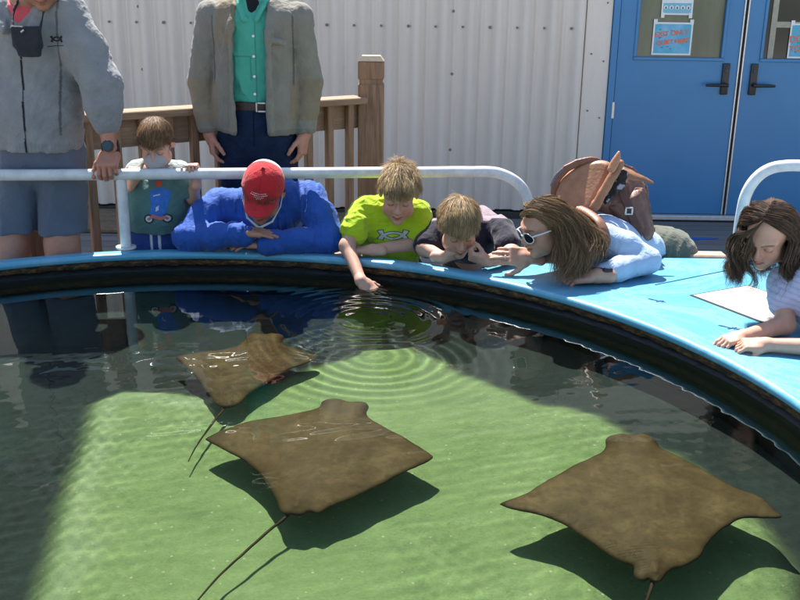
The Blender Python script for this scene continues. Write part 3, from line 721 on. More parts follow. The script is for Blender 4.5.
def frame(fwd, up):
    y = nz(fwd); z = nz(np.array(up) - y * (np.array(up) @ y)); x = np.cross(y, z); return np.stack([x, y, z], 1)
def jitter(c, a): return tuple(np.clip(np.array(c) * (1 + a), 0, 1))
class Head:
    def __init__(s, c, fwd, up, size=1.0, skin=(.50, .27, .18), brow=(.10, .06, .03), neck=None, neck_r=.055, kid=0, lid=True, stubble=0):
        s.c = np.array(c, float); s.R = frame(fwd, up); s.s = size; s.skin = np.array(skin); s.brow = np.array(brow); s.stubble = stubble; s.kid = kid; s.hairmask = None
        S = SDF(); k = size
        W = s.w; E = lambda c_, r_, k_=.02, op='u', R=None: S.ell(W(c_), np.array(r_) * k, k_ * k, op, s.R if R is None else s.R @ R)
        Cn = lambda a, b, r1, r2, k_=.01, op='u': S.cone(W(a), W(b), r1 * k, r2 * k, k_ * k, op)
        if neck is not None:
            S.cone(W((0, -.032, -.045)), neck, .05 * k if not kid else .045 * k, neck_r, .03)
        E((0, -.012, .035), (.074, .094, .083)); jw = .058 if not kid else .055
        E((0, .026, -.028), (jw, .062, .082), .03)
        E((0, .036, -.078), (.042, .042, .036), .03)
        E((0, .076, -.097), (.016, .016, .014), .03)
        for q in (-1, 1):
            E((q * .034, .060, -.036), (.026, .024, .028), .03)
            E((q * .050, .02, -.07), (.016, .03, .02), .03)
        Cn((0, .088, .016), (0, .108, -.022), .0085, .012, .016); 
        for q in (-1, 1): E((q * .0115, .099, -.029), (.0085, .010, .0075), .008)
        for q in (-1, 1): Cn((q * .048, .064, .030), (q * .014, .086, .027), .010, .009, .022)
        for q in (-1, 1): E((q * .031, .101, .005), (.019, .018, .0135), .018, 's')
        for q in (-1, 1): E((q * .031, .0735, .004), (.0155, .015, .0145), .004)
        Cn((-.021, .083, -.0565), (0, .0965, -.0535), .005, .0065, .008); Cn((.021, .083, -.0565), (0, .0965, -.0535), .005, .0065, .008)
        Cn((-.017, .083, -.0655), (0, .094, -.0665), .005, .0075, .008); Cn((.017, .083, -.0655), (0, .094, -.0665), .005, .0075, .008)
        Cn((-.022, .091, -.0605), (.022, .091, -.0605), .0012, .0012, .004, 's'); Cn((0, .104, -.0605), (0, .104, -.0605), .003, .003, .004, 's')
        for q in (-1, 1):
            a = .35 * q; Rr = np.array([[math.cos(a), -math.sin(a), 0], [math.sin(a), math.cos(a), 0], [0, 0, 1]])
            E((q * .080, -.012, -.002), (.009, .021, .033), .006, 'u', Rr); E((q * .089, -.004, .004), (.007, .012, .018), .006, 's', Rr)
        s.S = S
    def w(s, p): return s.c + s.R @ (np.array(p, float) * s.s)
    def loc(s, P): return (P - s.c) @ s.R / s.s
    def mesh(s, h=.003):
        lo = s.c - .2 * s.s; hi = s.c + .2 * s.s
        V, Q = s.S.mesh(h, lo, hi); L = s.loc(V); n = len(V); C = np.tile(s.skin, (n, 1)).astype(float)
        g = lambda c_, r_: np.exp(-(((L - np.array(c_)) / np.array(r_)) ** 2).sum(1))
        aL = L.copy(); aL[:, 0] = np.abs(aL[:, 0]); ga = lambda c_, r_: np.exp(-(((aL - np.array(c_)) / np.array(r_)) ** 2).sum(1))
        def put(m_, col, a): nonlocal C; m_ = np.clip(m_ * a, 0, 1)[:, None]; C = C * (1 - m_) + np.array(col) * m_
        put(ga((.036, .075, -.035), (.022, .04, .022)), s.skin * [1.08, .72, .68], .7); put(g((0, .11, -.026), (.014, .02, .012)), s.skin * [1.08, .75, .7], .6); put(ga((.082, -.01, 0), (.012, .03, .035)), s.skin * [1.05, .7, .65], .7)
        lip = np.clip(1.25 - ((aL[:, 0] / .023) ** 2 + ((L[:, 2] + .0605) / .0095) ** 2), 0, 1) * (L[:, 1] > .07); put(lip, s.skin * [.92, .50, .50], 1.2)
        put((np.abs(L[:, 2] + .0605) < .0028) * (aL[:, 0] < .021) * (L[:, 1] > .07), s.skin * [.35, .2, .2], .8)
        if s.stubble: put(np.clip((-.035 - L[:, 2]) / .02, 0, 1) * (L[:, 1] > .0), s.skin * .6, s.stubble)
        arc = .0295 - (aL[:, 0] - .03) ** 2 * 8
        put(np.clip(1.3 - np.abs(L[:, 2] - arc) / .0042, 0, 1) * (aL[:, 0] > .012) * (aL[:, 0] < .05) * (L[:, 1] > .04), s.brow, .8)
        lash = np.clip(1.4 - np.abs(L[:, 2] - (-.0035 + (aL[:, 0] - .031) ** 2 * 18)) / .0028, 0, 1) * (aL[:, 0] > .017) * (aL[:, 0] < .046) * (L[:, 1] > .06); put(lash, s.brow * .5, .9)
        put(ga((.031, .09, .004), (.018, .03, .012)), s.skin * [.8, .62, .6], .45)
        if s.hairmask is not None:
            m_ = s.hairmask(L); C[m_] = s.haircol
        return V, Q, C
def tubes(curves, widths, cols, name, mat, parent, flat=.45):
    """hair strands of equal point count: each becomes a thin four-sided tapered strand"""
    C3 = np.asarray(curves, float); m, n = C3.shape[:2]; T = np.gradient(C3, axis=1); T /= np.linalg.norm(T, axis=2, keepdims=True) + 1e-9
    a = np.cross(T, np.array([.3, .2, 1.])); a /= np.linalg.norm(a, axis=2, keepdims=True) + 1e-9; b = np.cross(T, a)
    ww = (np.asarray(widths)[:, None] * (1 - np.linspace(0, 1, n)[None] ** 2.2) + .0002)[..., None]
    ring = np.stack([C3 + a * ww, C3 + b * ww * flat, C3 - a * ww, C3 - b * ww * flat], 2).reshape(-1, 3)
    i = (np.arange(n - 1)[:, None] * 4 + np.arange(4)[None]); j = (np.arange(n - 1)[:, None] * 4 + (np.arange(4)[None] + 1) % 4)
    q = np.stack([i, j, j + 4, i + 4], -1).reshape(-1, 4); Q = (q[None] + (np.arange(m) * n * 4)[:, None, None]).reshape(-1, 4)
    return raw(name, ring, Q, mat, parent, True, np.repeat(np.asarray(cols).reshape(m * n, 3), 4, axis=0))
def short_hair(H, parent, dark, light, n=2600, L=.035, lift=.5, hairline=.052, whorl=(0, -.06, .1), fringe=.02, w=.0016, seed=1, messy=.35, sides=-.02):
    r = np.random.default_rng(seed); k = H.s; c0 = np.array([0, -.012, .035]); R0 = np.array([.078, .098, .0875])
    def mask(Lp):
        x, y, z = Lp[:, 0], Lp[:, 1], Lp[:, 2]; d = Lp - c0
        on = (np.sqrt(((d / R0) ** 2).sum(1)) > .90)
        front = z > hairline + .012 * np.cos(x * 60) - (y < .05) * .0
        line = np.where(y > .02, hairline + (y - .02) * .25 - 0, np.where(y > -.025, sides + .012 + (y + .025) * .9, sides - .045))
        return on & (z > line)
    H.hairmask = mask; H.haircol = np.array(dark) * .8
    wh = np.array(whorl); g = H.R.T @ np.array([0, 0, -1.])
    n = int(n * 4); w = w * .50
    d = r.normal(size=(n * 6, 3)); d /= np.linalg.norm(d, axis=1)[:, None]; p = c0 + d * R0 * .985; m_ = mask(p); p = p[m_][:n]; d = d[m_][:n]; n = len(p)
    nrm = d / R0; nrm /= np.linalg.norm(nrm, axis=1)[:, None]; dot = lambda u, v: (u * v).sum(1, keepdims=True); unit = lambda v: v / (np.linalg.norm(v, axis=1, keepdims=True) + 1e-6)
    fl = p - wh; fl = unit(fl - nrm * dot(fl, nrm)); top = np.clip(d[:, 2:3], 0, 1)
    fl[:, 1] += .9 * top[:, 0]; fl = fl - nrm * dot(fl, nrm)
    clump = np.sin(p * 90 + seed) + .6 * np.sin(p[:, [1, 2, 0]] * 210 + seed)
    fl = unit(fl + messy * clump * .38 + r.normal(size=(n, 3)) * (.06 + messy * .18))
    ll = L * (.7 + .5 * r.random(n)) * (1 + .5 * top[:, 0] + (fringe / L) * (d[:, 1] > .3) * (d[:, 2] > .2)) * np.where(d[:, 2] < -.05, .5, 1); ll = ll[:, None]
    lf = lift * (.7 + .6 * r.random((n, 1)) + .3 * clump[:, :1] * messy)
    pts = []
    for t in np.linspace(0, 1, 7):
        q = p + fl * ll * t + nrm * lf * ll * (t - .55 * t * t) + g * ll * .16 * t * t
        e = (q - c0) / (R0 * 1.012); mm = np.linalg.norm(e, axis=1, keepdims=True); q = np.where(mm < 1, c0 + e / mm * R0 * 1.012, q); pts.append(H.c + (q * k) @ H.R.T)
    u = (r.random(n) ** 1.2)[:, None] * .7 + .3 * np.clip(.5 + .5 * clump[:, 1:2], 0, 1)
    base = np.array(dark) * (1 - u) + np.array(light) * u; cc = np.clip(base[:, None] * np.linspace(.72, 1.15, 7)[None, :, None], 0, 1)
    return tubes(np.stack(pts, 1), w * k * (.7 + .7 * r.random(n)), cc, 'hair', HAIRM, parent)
def hand(wrist, fdir, palmn, s=1.0, curl=(.3, .35, .4, .5), thumb=.5, left=False, spread=.10, skin=(.5, .27, .18), h=.003, fore=None, fr=.026, rel=(1, .8, .5), ring=False):
    """palm, four fingers of three bones each and a thumb from the side of the palm"""
    W = np.array(wrist, float); f = nz(fdir); n = nz(np.array(palmn) - f * (np.array(palmn) @ f)); sd_ = np.cross(f, n) * (-1 if left else 1)   # sd_ -> thumb side
    S = SDF(); kk = s
    if fore is not None: S.cone(fore, W, fr * 1.12, fr * .98, .02)
    S.cone(W, W + f * .03 * kk, fr, .022 * kk, .02)
    S.box(W + f * .058 * kk, np.array([.041, .040, .0135]) * kk, .012 * kk, .018, 'u', np.stack([sd_, f, n], 1))
    S.ell(W + f * .035 * kk + sd_ * .026 * kk + n * .008 * kk, np.array([.02, .032, .016]) * kk, .012, 'u', np.stack([sd_, f, n], 1))
    offs = [.030, .0105, -.0095, -.028]; lens = [.072, .080, .074, .058]; rads = [.0088, .0090, .0086, .0076]
    for i in range(4):
        p = W + (f * (.092 - .004 * abs(i - 1.2)) + sd_ * offs[i]) * kk; d = nz(f + sd_ * spread * (1.5 - i)); a = curl[i]; q = p; L_ = lens[i] * kk; ra = rads[i] * kk
        ang = 0
        for j, fr_l in enumerate((.45, .31, .24)):
            ang += a * rel[j] * (1.0 if j else .9) * 1.6; dd = d * math.cos(ang) + n * math.sin(ang); q2 = q + dd * L_ * fr_l
            S.cone(q, q2, ra * (1 - .08 * j), ra * (.93 - .08 * j), .004); q = q2
    b = W + (f * .022 + sd_ * .028 + n * .006) * kk; d1 = nz(f * .72 + sd_ * (.75 - thumb * .5) + n * (.15 + thumb * .6)); d2 = nz(f * .9 + sd_ * (.25 - thumb * .6) + n * (.2 + thumb * .6))
    m1 = b + d1 * .042 * kk; m2 = m1 + nz(d1 + d2) * .030 * kk; m3 = m2 + d2 * .024 * kk
    S.chain([b, m1, m2, m3], [.0135 * kk, .0105 * kk, .0098 * kk, .0085 * kk], .006)
    V, Q = S.mesh(h); C = np.tile(np.array(skin), (len(V), 1)); t = np.clip(((V - W) @ f - .09 * kk) / (.06 * kk), 0, 1)[:, None]
    C = C * (1 - t * .35) + np.array(skin) * [1.05, .72, .68] * t * .35
    return V, Q, C
def limb(pts, rs, k=.03, skin=(.5, .27, .18), h=.0045):
    S = SDF(); S.chain(pts, rs, k); V, Q = S.mesh(h); return V, Q, np.tile(np.array(skin), (len(V), 1))
def body_obj(root, parts, name='body'):
    V, Q, C = join_parts(parts); return raw(name, V, Q, SKIN, root, True, C)
def garment(S, name, mat, root, col, h=.005, colfn=None, folds=None, sm=1):
    if folds:
        for (amp, sc_, seed, st) in folds:
            S.ops.append((lambda P, amp=amp, sc_=sc_, seed=seed, st=st: amp * (np.abs(wob(P * np.array(st, np.float32), sc_, seed)) * 2 - 1.15), None, None, 0, 'w'))
    V, Q = S.mesh(h); V = smooth_mesh(V, Q, sm)
    C = np.tile(np.array(col, float), (len(V), 1))
    if colfn is not None: C = colfn(V, C)
    return raw(name, V, Q, mat, root, True, C)
def carve_last(S, fn, lo, hi, k=.004): S.add(fn, lo, hi, k, 's'); return S
from mathutils.bvhtree import BVHTree
def decal(target, polys, O, u, v, d, name, mat, root, off=.0016, sub=3):
    """flat print: polygons in the (u, v) plane pressed on to the cloth along d"""
    T = target.matrix_world if not target.parent else world_of(target)
    bv = BVHTree.FromPolygons([T @ p.co for p in target.data.vertices], [tuple(p.vertices) for p in target.data.polygons])
    b = bmesh.new(); O, u, v, d = map(Vector, (O, u, v, d)); d.normalize()
    for poly in polys:
        b.faces.new([b.verts.new(O + u * x + v * y) for x, y in poly])
    bmesh.ops.triangulate(b, faces=b.faces)
    for _ in range(sub):
        bmesh.ops.subdivide_edges(b, edges=[e for e in b.edges if e.calc_length() > .008], cuts=1)
        bmesh.ops.triangulate(b, faces=[f for f in b.faces if len(f.verts) > 3])
    for vt in b.verts:
        hit = bv.ray_cast(vt.co - d * .4, d)
        if hit[0] is not None: vt.co = hit[0] - d * off
    me = bpy.data.meshes.new(name); b.to_mesh(me); b.free(); return link(name, me, mat, root)
def crescent(cx, cy, R_, a0, a1, t0, t1, n=14, flipy=1):
    """arc with flared ends"""
    A = np.linspace(rad(a0), rad(a1), n); o, i = [], []
    for j, a in enumerate(A):
        e = abs(j / (n - 1) * 2 - 1); t = t0 + (t1 - t0) * e ** 2
        o.append((cx + (R_ + t) * math.cos(a), flipy * (cy + (R_ + t) * math.sin(a)))); i.append((cx + (R_ - t) * math.cos(a), flipy * (cy + (R_ - t) * math.sin(a))))
    return [[o[k], o[k + 1], i[k + 1], i[k]] for k in range(n - 1)]
def emblem(s):
    P = []
    for fy in (1, -1):
        P += [[(x * s, y * s) for x, y in q] for q in crescent(0, .50, .72, 192, 348, .08, .17, 14, fy)]
    return P
def shoe(S, c, f, s=1):
    c = np.array(c); f = nz(f); S.cone(c + [0, 0, .045 * s], c + f * .16 * s + [0, 0, .035 * s], .045 * s, .036 * s, .02); S.cone(c - f * .03 * s + [0, 0, .05 * s], c + [0, 0, .09 * s], .04 * s, .042 * s, .02)
    S.plane(c + [0, 0, 0.002], (0, 0, -1), .002)
A3 = np.array
# ------------------------------------------------------------------ hand rails
RAILM = MT('painted_rail', (.62, .63, .62), .38); rn = RAILM.noise(14, 5, .7); RAILM.col(RAILM.ramp(rn, [(.35, (.50, .52, .52)), (.6, (.66, .67, .66))])); RAILM.bump(rn, .08, .004); RAILM = RAILM.m
def rail(name, label, path, stub, legs):
    r = empty(name, (path[0][0], path[0][1], 0), label, 'handrail', 'white handrails round the touch pool')
    MB().tube(bez(path, 10), .0235, 18).build('rail_tube', RAILM, r, True)
    for l in legs:
        MB().tube(l, .0225, 18).build('rail_post', RAILM, r, True)
        MB().disc(A3(l[0]) + [0, 0, .004], (0, 0, 1), .042, .008, 22).build('base_plate', RAILM, r)
    return r
ZR = .866
def railpt(x, Y): return (x, Y, ZR)
def ry(x): return 3.915 + (x + 1.63) * .127
pl = [(-2.02, 3.80, .10), (-2.02, 3.80, .5), (-2.01, 3.82, .76), (-1.92, 3.86, .855)] + [(x, ry(x), ZR) for x in (-1.75, -1.4, -1.0, -.6, -.2, .1, .28)] + [(.42, ry(.42) + .005, .858), (.52, 4.19, .80), (.565, 4.2, .70), (.575, 4.2, .55), (.575, 4.2, .3), (.575, 4.2, 0)]
px_ = -1.165
rail('handrail', 'long white handrail the visitors lean under, gripped by the man in the grey hoodie', pl, None, [[(px_, ry(px_) + .01, ZC), (px_, ry(px_) + .01, .86)]])
pr = [(1.425, 3.99, 0), (1.425, 3.99, .4), (1.425, 3.99, .72), (1.44, 3.985, .84), (1.49, 3.975, .915), (1.57, 3.96, .945), (1.7, 3.9, .95), (1.95, 3.7, .95), (2.1, 3.45, .95), (2.13, 3.4, .9), (2.13, 3.4, .4), (2.13, 3.4, 0)]
rail('handrail', 'curved white handrail end behind the long haired girl', pr, None, [])

# ------------------------------------------------------------------ information panel lying on the shelf
def panel():
    a = AZ(689.5, 295.5, ZC); b = AZ(764, 324, ZC); c_ = AZ(803, 312.5, ZC)
    u = nz(b - a); n_ = A3([-u[1], u[0], 0]); n_ = n_ if n_ @ (AZ(745, 286, ZC) - a) > 0 else -n_
    wd_ = np.linalg.norm(b - a); tt = AZ(745, 286, ZC) - a; v = nz(tt); ht = .30
    r = empty('information_panel', a, 'white printed panel framed in black set in the blue shelf under the girl', 'panel')
    def quad(m0, m1, z0, z1, name, mat):
        P = [a + u * (wd_ * .0 + m0) + v * m0, a + u * (wd_ - m0) + v * m0, a + u * (wd_ - m0) + v * (ht - m0), a + u * m0 + v * (ht - m0)]
        q = MB(); q.prism([(p_[0], p_[1]) for p_ in P], z0, z1); return q.build(name, mat, r)
    quad(0, 0, ZC + .0005, ZC + .0022, 'frame', GASK); quad(.009, 0, ZC + .0022, ZC + .0034, 'print', plain('white_print', (.46, .42, .39), .45, .05, 9, 0))
    q = MB(); rr = random.Random(3)
    for j in range(5):
        for i in range(5):
            o = a + u * (.06 + i * (wd_ - .1) / 5) + v * (.04 + j * .05); l = .02 + .02 * rr.random()
            if rr.random() < .75:
                e = nz(A3([1, .25, 0])); f = A3([-e[1], e[0], 0]); q.prism([tuple((o + e * s_ * l + f * t_ * .003)[:2]) for s_, t_ in ((-1, -1), (1, -1), (1, 1), (-1, 1))], ZC + .0036, ZC + .0042)
    tag(q.build('lettering', plain('faded_orange_ink', (.55, .36, .28), .6, 0, 5, 0), r))
panel()
# moulded seams and small painted arrow marks on the shelf
q = MB()
def strip(p0, p1, w_, z):
    a, b = AZ(*p0, ZC)[:2], AZ(*p1, ZC)[:2]; e = nz(b - a); f = A3([-e[1], e[0]]) * w_; q.prism([tuple(a - f), tuple(b - f), tuple(b + f), tuple(a + f)], z, z + .0022)
strip((655, 285), (740, 268), .0014, ZC + .0005)
q.build('shelf_seam', plain('seam_line', (.008, .12, .26), .7, 0, 5, 0), pool)
for (x, y, s_) in ((658, 301, 1), (730, 328, 1.1)):
    q = MB(); c_ = AZ(x, y, ZC)[:2]
    for ang, l_, o_ in ((-38, .030, 0), (20, .016, .008), (-95, .013, .012), (-38, .010, -.028)):
        e = A3([math.cos(rad(ang)), math.sin(rad(ang))]); f = A3([-e[1], e[0]]) * .0028; o = c_ + A3([math.cos(rad(-38)), math.sin(rad(-38))]) * o_
        q.prism([tuple(o - e * l_ * s_ - f), tuple(o + e * l_ * s_ - f * .3), tuple(o + e * l_ * s_ + f * .3), tuple(o - e * l_ * s_ + f)], ZC + .0004, ZC + .0022 + .0002 * ang / 40)
    q.build('painted_mark', plain('dark_blue_mark', (.01, .05, .16), .6, 0, 5, 0), pool)

# ------------------------------------------------------------------ 1: man in the grey hoodie (left)
SK_A = A3([.40, .20, .13]); SK_M = A3([.46, .235, .16]); SK_K = A3([.52, .30, .215]); SK_W = A3([.50, .27, .19]); SK_G = A3([.52, .29, .20])
X = lambda x, y, Y: A3(AY(x, y, Y))
def man_hoodie():
    r = empty('person', (-1.62, 4.08, 0), 'tall person in a grey zipped hoodie and grey shorts gripping the handrail', 'person')
    sh = X(66, 14, 4.08); el = X(101, 84, 4.02); wr = X(110, 147, 3.98); sh2 = sh * [0, 1, 1] + [-3.24 - sh[0] - .0, 0, 0]; cx = X(20, 60, 3.955)[0]; sh2 = A3([2 * cx - sh[0], sh[1], sh[2]]); el2 = A3([2 * cx - el[0], el[1], el[2]]); wr2 = A3([2 * cx - wr[0] + .02, 3.93, wr[2]])
    nk = A3([cx + .01, 4.05, 1.535]); hc = X(38, -27, 3.97)
    hip = [A3([cx + q * .082, 4.10, .93]) for q in (1, -1)]; knee = [A3([X(59, 228, 4.0)[0], 4.02, .50]), A3([X(5, 228, 4.0)[0], 4.05, .50])]; ank = [A3([k_[0] + .01, 4.16, .09]) for k_ in knee]
    H = Head(hc, (.22, -.80, -.55), (.05, -.5, .85), 1.03, SK_A, (.06, .035, .02), nk, .062, stubble=.5)
    parts = [H]
    S = SDF(); S.cone((cx, 4.09, 1.42), (cx, 4.09, 1.0), .12, .11, .05, sq=((0, 1, 0), .65)); S.cone(nk, (cx, 4.08, 1.42), .06, .09, .05)
    for q in range(2): S.chain([hip[q], knee[q] + [0, 0, .06], knee[q], ank[q] + [0, .02, .25], ank[q]], [.075, .066, .062, .058, .038], .04)
    for q, e_, w_, s_ in ((1, el, wr, sh), (-1, el2, wr2, sh2)): S.chain([s_, e_, w_], [.055, .043, .031], .03)
    S.ell(knee[0] + [0, -.045, 0], (.045, .03, .05), .03); S.ell(knee[1] + [0, -.045, 0], (.045, .03, .05), .03)
    V, Q = S.mesh(.006); C = np.tile(SK_A * [1.05, .95, .95], (len(V), 1))
    short_hair(H, r, (.03, .018, .01), (.10, .06, .03), 900, .03, .3, seed=21)
    hm = H.mesh(.004)
    yr = ry(X(112, 170, 3.93)[0])
    hp = hand(X(111, 150, 4.005) , (.03, -.80, -.52), (-.02, .52, -.80), 1.08, (.62, .66, .68, .72), .45, True, .07, SK_A * [1.1, .98, .98], .003, X(108, 132, 3.99), .031)
    hp2 = hand(wr2, (-.02, -.35, -.95), (0, .75, -.45), 1.05, (.5, .55, .6, .66), .3, True, .06, SK_A, .004, wr2 + [0, .03, .06], .031)
    body_obj(r, [(V, Q, C), hm, hp, hp2])
    # hoodie
    S = SDF(); c3 = lambda x_, y_, z_: A3([cx + x_, y_, z_])
    S.cone(c3(0, 4.09, 1.38), c3(0, 4.085, 1.12), .168, .168, .06, sq=((0, 1, 0), .66)); S.cone(c3(0, 4.085, 1.12), c3(-.005, 4.08, .985), .168, .176, .06, sq=((0, 1, 0), .68))
    S.chain([c3(-.05, 4.085, 1.49), sh2 + [.03, 0, 0]], [.085, .075], .05); S.chain([c3(.05, 4.085, 1.49), sh + [-.03, 0, 0]], [.085, .075], .05)
    cuff = el + (wr - el) * .62; cuff2 = el2 + (wr2 - el2) * .62
    for a_, b_, c_ in ((sh, el, cuff), (sh2, el2, cuff2)):
        S.chain([a_, a_ * .5 + b_ * .5, b_, b_ * .45 + c_ * .55, b_ * .12 + c_ * .88], [.085, .082, .074, .066, .052], .03); S.cone(b_ * .12 + c_ * .88, c_, .048, .046, .008)
    S.plane(c3(0, 0, .955), (0, 0, -1), .01)
    S.cone(c3(0, 4.0, 1.60), c3(.004, 3.94, 1.41), .085, .006, .008, 's'); S.cone(c3(0, 4.08, 1.56), c3(0, 4.05, 1.75), .08, .12, .02, 's')
    # stand collar
    T_ = S
    for q in (-1, 1): T_.chain([c3(q * .095, 4.10, 1.52), c3(q * .085, 4.02, 1.50), c3(q * .055, 3.965, 1.44)], [.022, .02, .014], .012)
    def cf(V, C):
        x = V[:, 0] - cx; n = wob(V.astype(np.float32), 60, 9)
        C = C * (1 + .10 * n)[:, None]
        seam = np.abs(x + .005 + (V[:, 2] - 1.2) * -.03) < .0042; fr = V[:, 1] < 4.02; m_ = seam & fr & (V[:, 2] < 1.42); C[m_] = (.012, .012, .014)
        rib = (V[:, 2] < .99); C[rib & (np.sin(x * 900) > 0)] *= .9
        # panel seam down the side of the chest
        m_ = (np.abs(x - .140 - (V[:, 2] - 1.3) * .06) < .0045) & fr & (V[:, 2] > 1.02); C[m_] *= .45
        return C
    hd = garment(S, 'hoodie', FAB, r, (.245, .25, .255), .0048, cf, [(.005, 24, 31, (1, 1, .8)), (.0035, 60, 32, (1, .8, 1.5)), (.0015, 120, 33, (1, 1, 1))], 1)
    T_ = SDF(); T_.cone(c3(0, 4.05, 1.49), c3(0, 4.075, 1.36), .085, .135, .03, sq=((0, 1, 0), .72)); T_.cone(nk + [0, .02, -.02], c3(0, 4.08, 1.46), .07, .09, .04)
    T_.plane(c3(0, 4.0, 1.535), (0, -.35, 1), .01); garment(T_, 'tee_shirt', FAB, r, (.62, .10, .12), .005)
    # dark face mask pulled down under the chin
    T_ = SDF(); Mk = frame((0, -1, -.12), (0.0, -.12, 1)); mc = X(27, 40, 3.905)
    T_.box(mc + [.0, 0, .012], (.056, .010, .040), .009, .01, 'u', Mk); T_.box(mc + [.004, .0, -.035], (.044, .009, .028), .008, .02, 'u', Mk); T_.chain([mc + [-.055, .0, .04], mc + [-.06, .06, .115], mc + [-.05, .09, .15]], [.004] * 3, .003); T_.chain([mc + [.055, .0, .04], mc + [.055, .05, .10], mc + [.06, .09, .14]], [.004] * 3, .003)
    garment(T_, 'face_mask', FABS, r, (.018, .021, .028), .004, None, [(.003, 30, 5, (1, 1, 2))])
    q = MB(); q.tube([mc + [-.012, -.022, .03], mc + [.0, -.024, .038]], .0035, 8); q.build('mask_clip', SILV, r)
    # emblem on the chest
    O = X(49, 40, 3.9); decal(hd, emblem(.034), (O[0], 3.8, O[2]), (1, 0, .03), (-.03, 0, 1), (0, 1, 0), 'emblem', GASK, r)
    O = X(49, 47, 3.9); decal(hd, [[(-.04, -.0016), (.035, -.0012), (.035, .0012), (-.04, .0014)]], (O[0], 3.8, O[2]), (1, 0, .1), (-.1, 0, 1), (0, 1, 0), 'emblem_line', GASK, r)
    # shorts
    S = SDF(); S.cone(c3(0, 4.09, 1.0), c3(0, 4.09, .92), .160, .164, .04, sq=((0, 1, 0), .68))
    for q in range(2):
        d_ = nz(knee[q] - hip[q]); e_ = hip[q] + d_ * (.93 - .60) ; S.chain([hip[q], e_ + [0, -.0, -.04]], [.098, .094], .012)
    S.plane((0, 0, .604), (0, 0, -1), .006)
    garment(S, 'shorts', FABS, r, (.095, .115, .155), .005, None, [(.006, 26, 41, (1, 1, .4)), (.003, 60, 42, (1, 1, .6))])
    S = SDF(); shoe(S, ank[0] * [1, 1, 0], (.05, -1, 0), 1.1); shoe(S, ank[1] * [1, 1, 0], (-.1, -1, 0), 1.1); garment(S, 'shoes', LEA, r, (.2, .2, .21), .006)
    # watch
    wc = X(110.5, 147, 3.995); d_ = nz(X(111, 150, 4.005) - X(108, 132, 3.99)); fr_ = frame((0.05, -1, .25), d_)
    S = SDF(); S.cone(wc - d_ * .010, wc + d_ * .010, .0375, .0375, .003); wt = S; garment(wt, 'watch_strap', FABS, r, (.015, .015, .017), .003)
    S = MB(); S.disc(wc + fr_[:, 1] * .043, fr_[:, 1], .024, .012, 22); S.build('watch_case', BLACKM, r, True); S = MB(); S.disc(wc + fr_[:, 1] * .0500, fr_[:, 1], .018, .002, 22); S.build('watch_dial', plain('dial_glass', (.02, .05, .05), .1, 0, 5, 0), r)
man_hoodie()

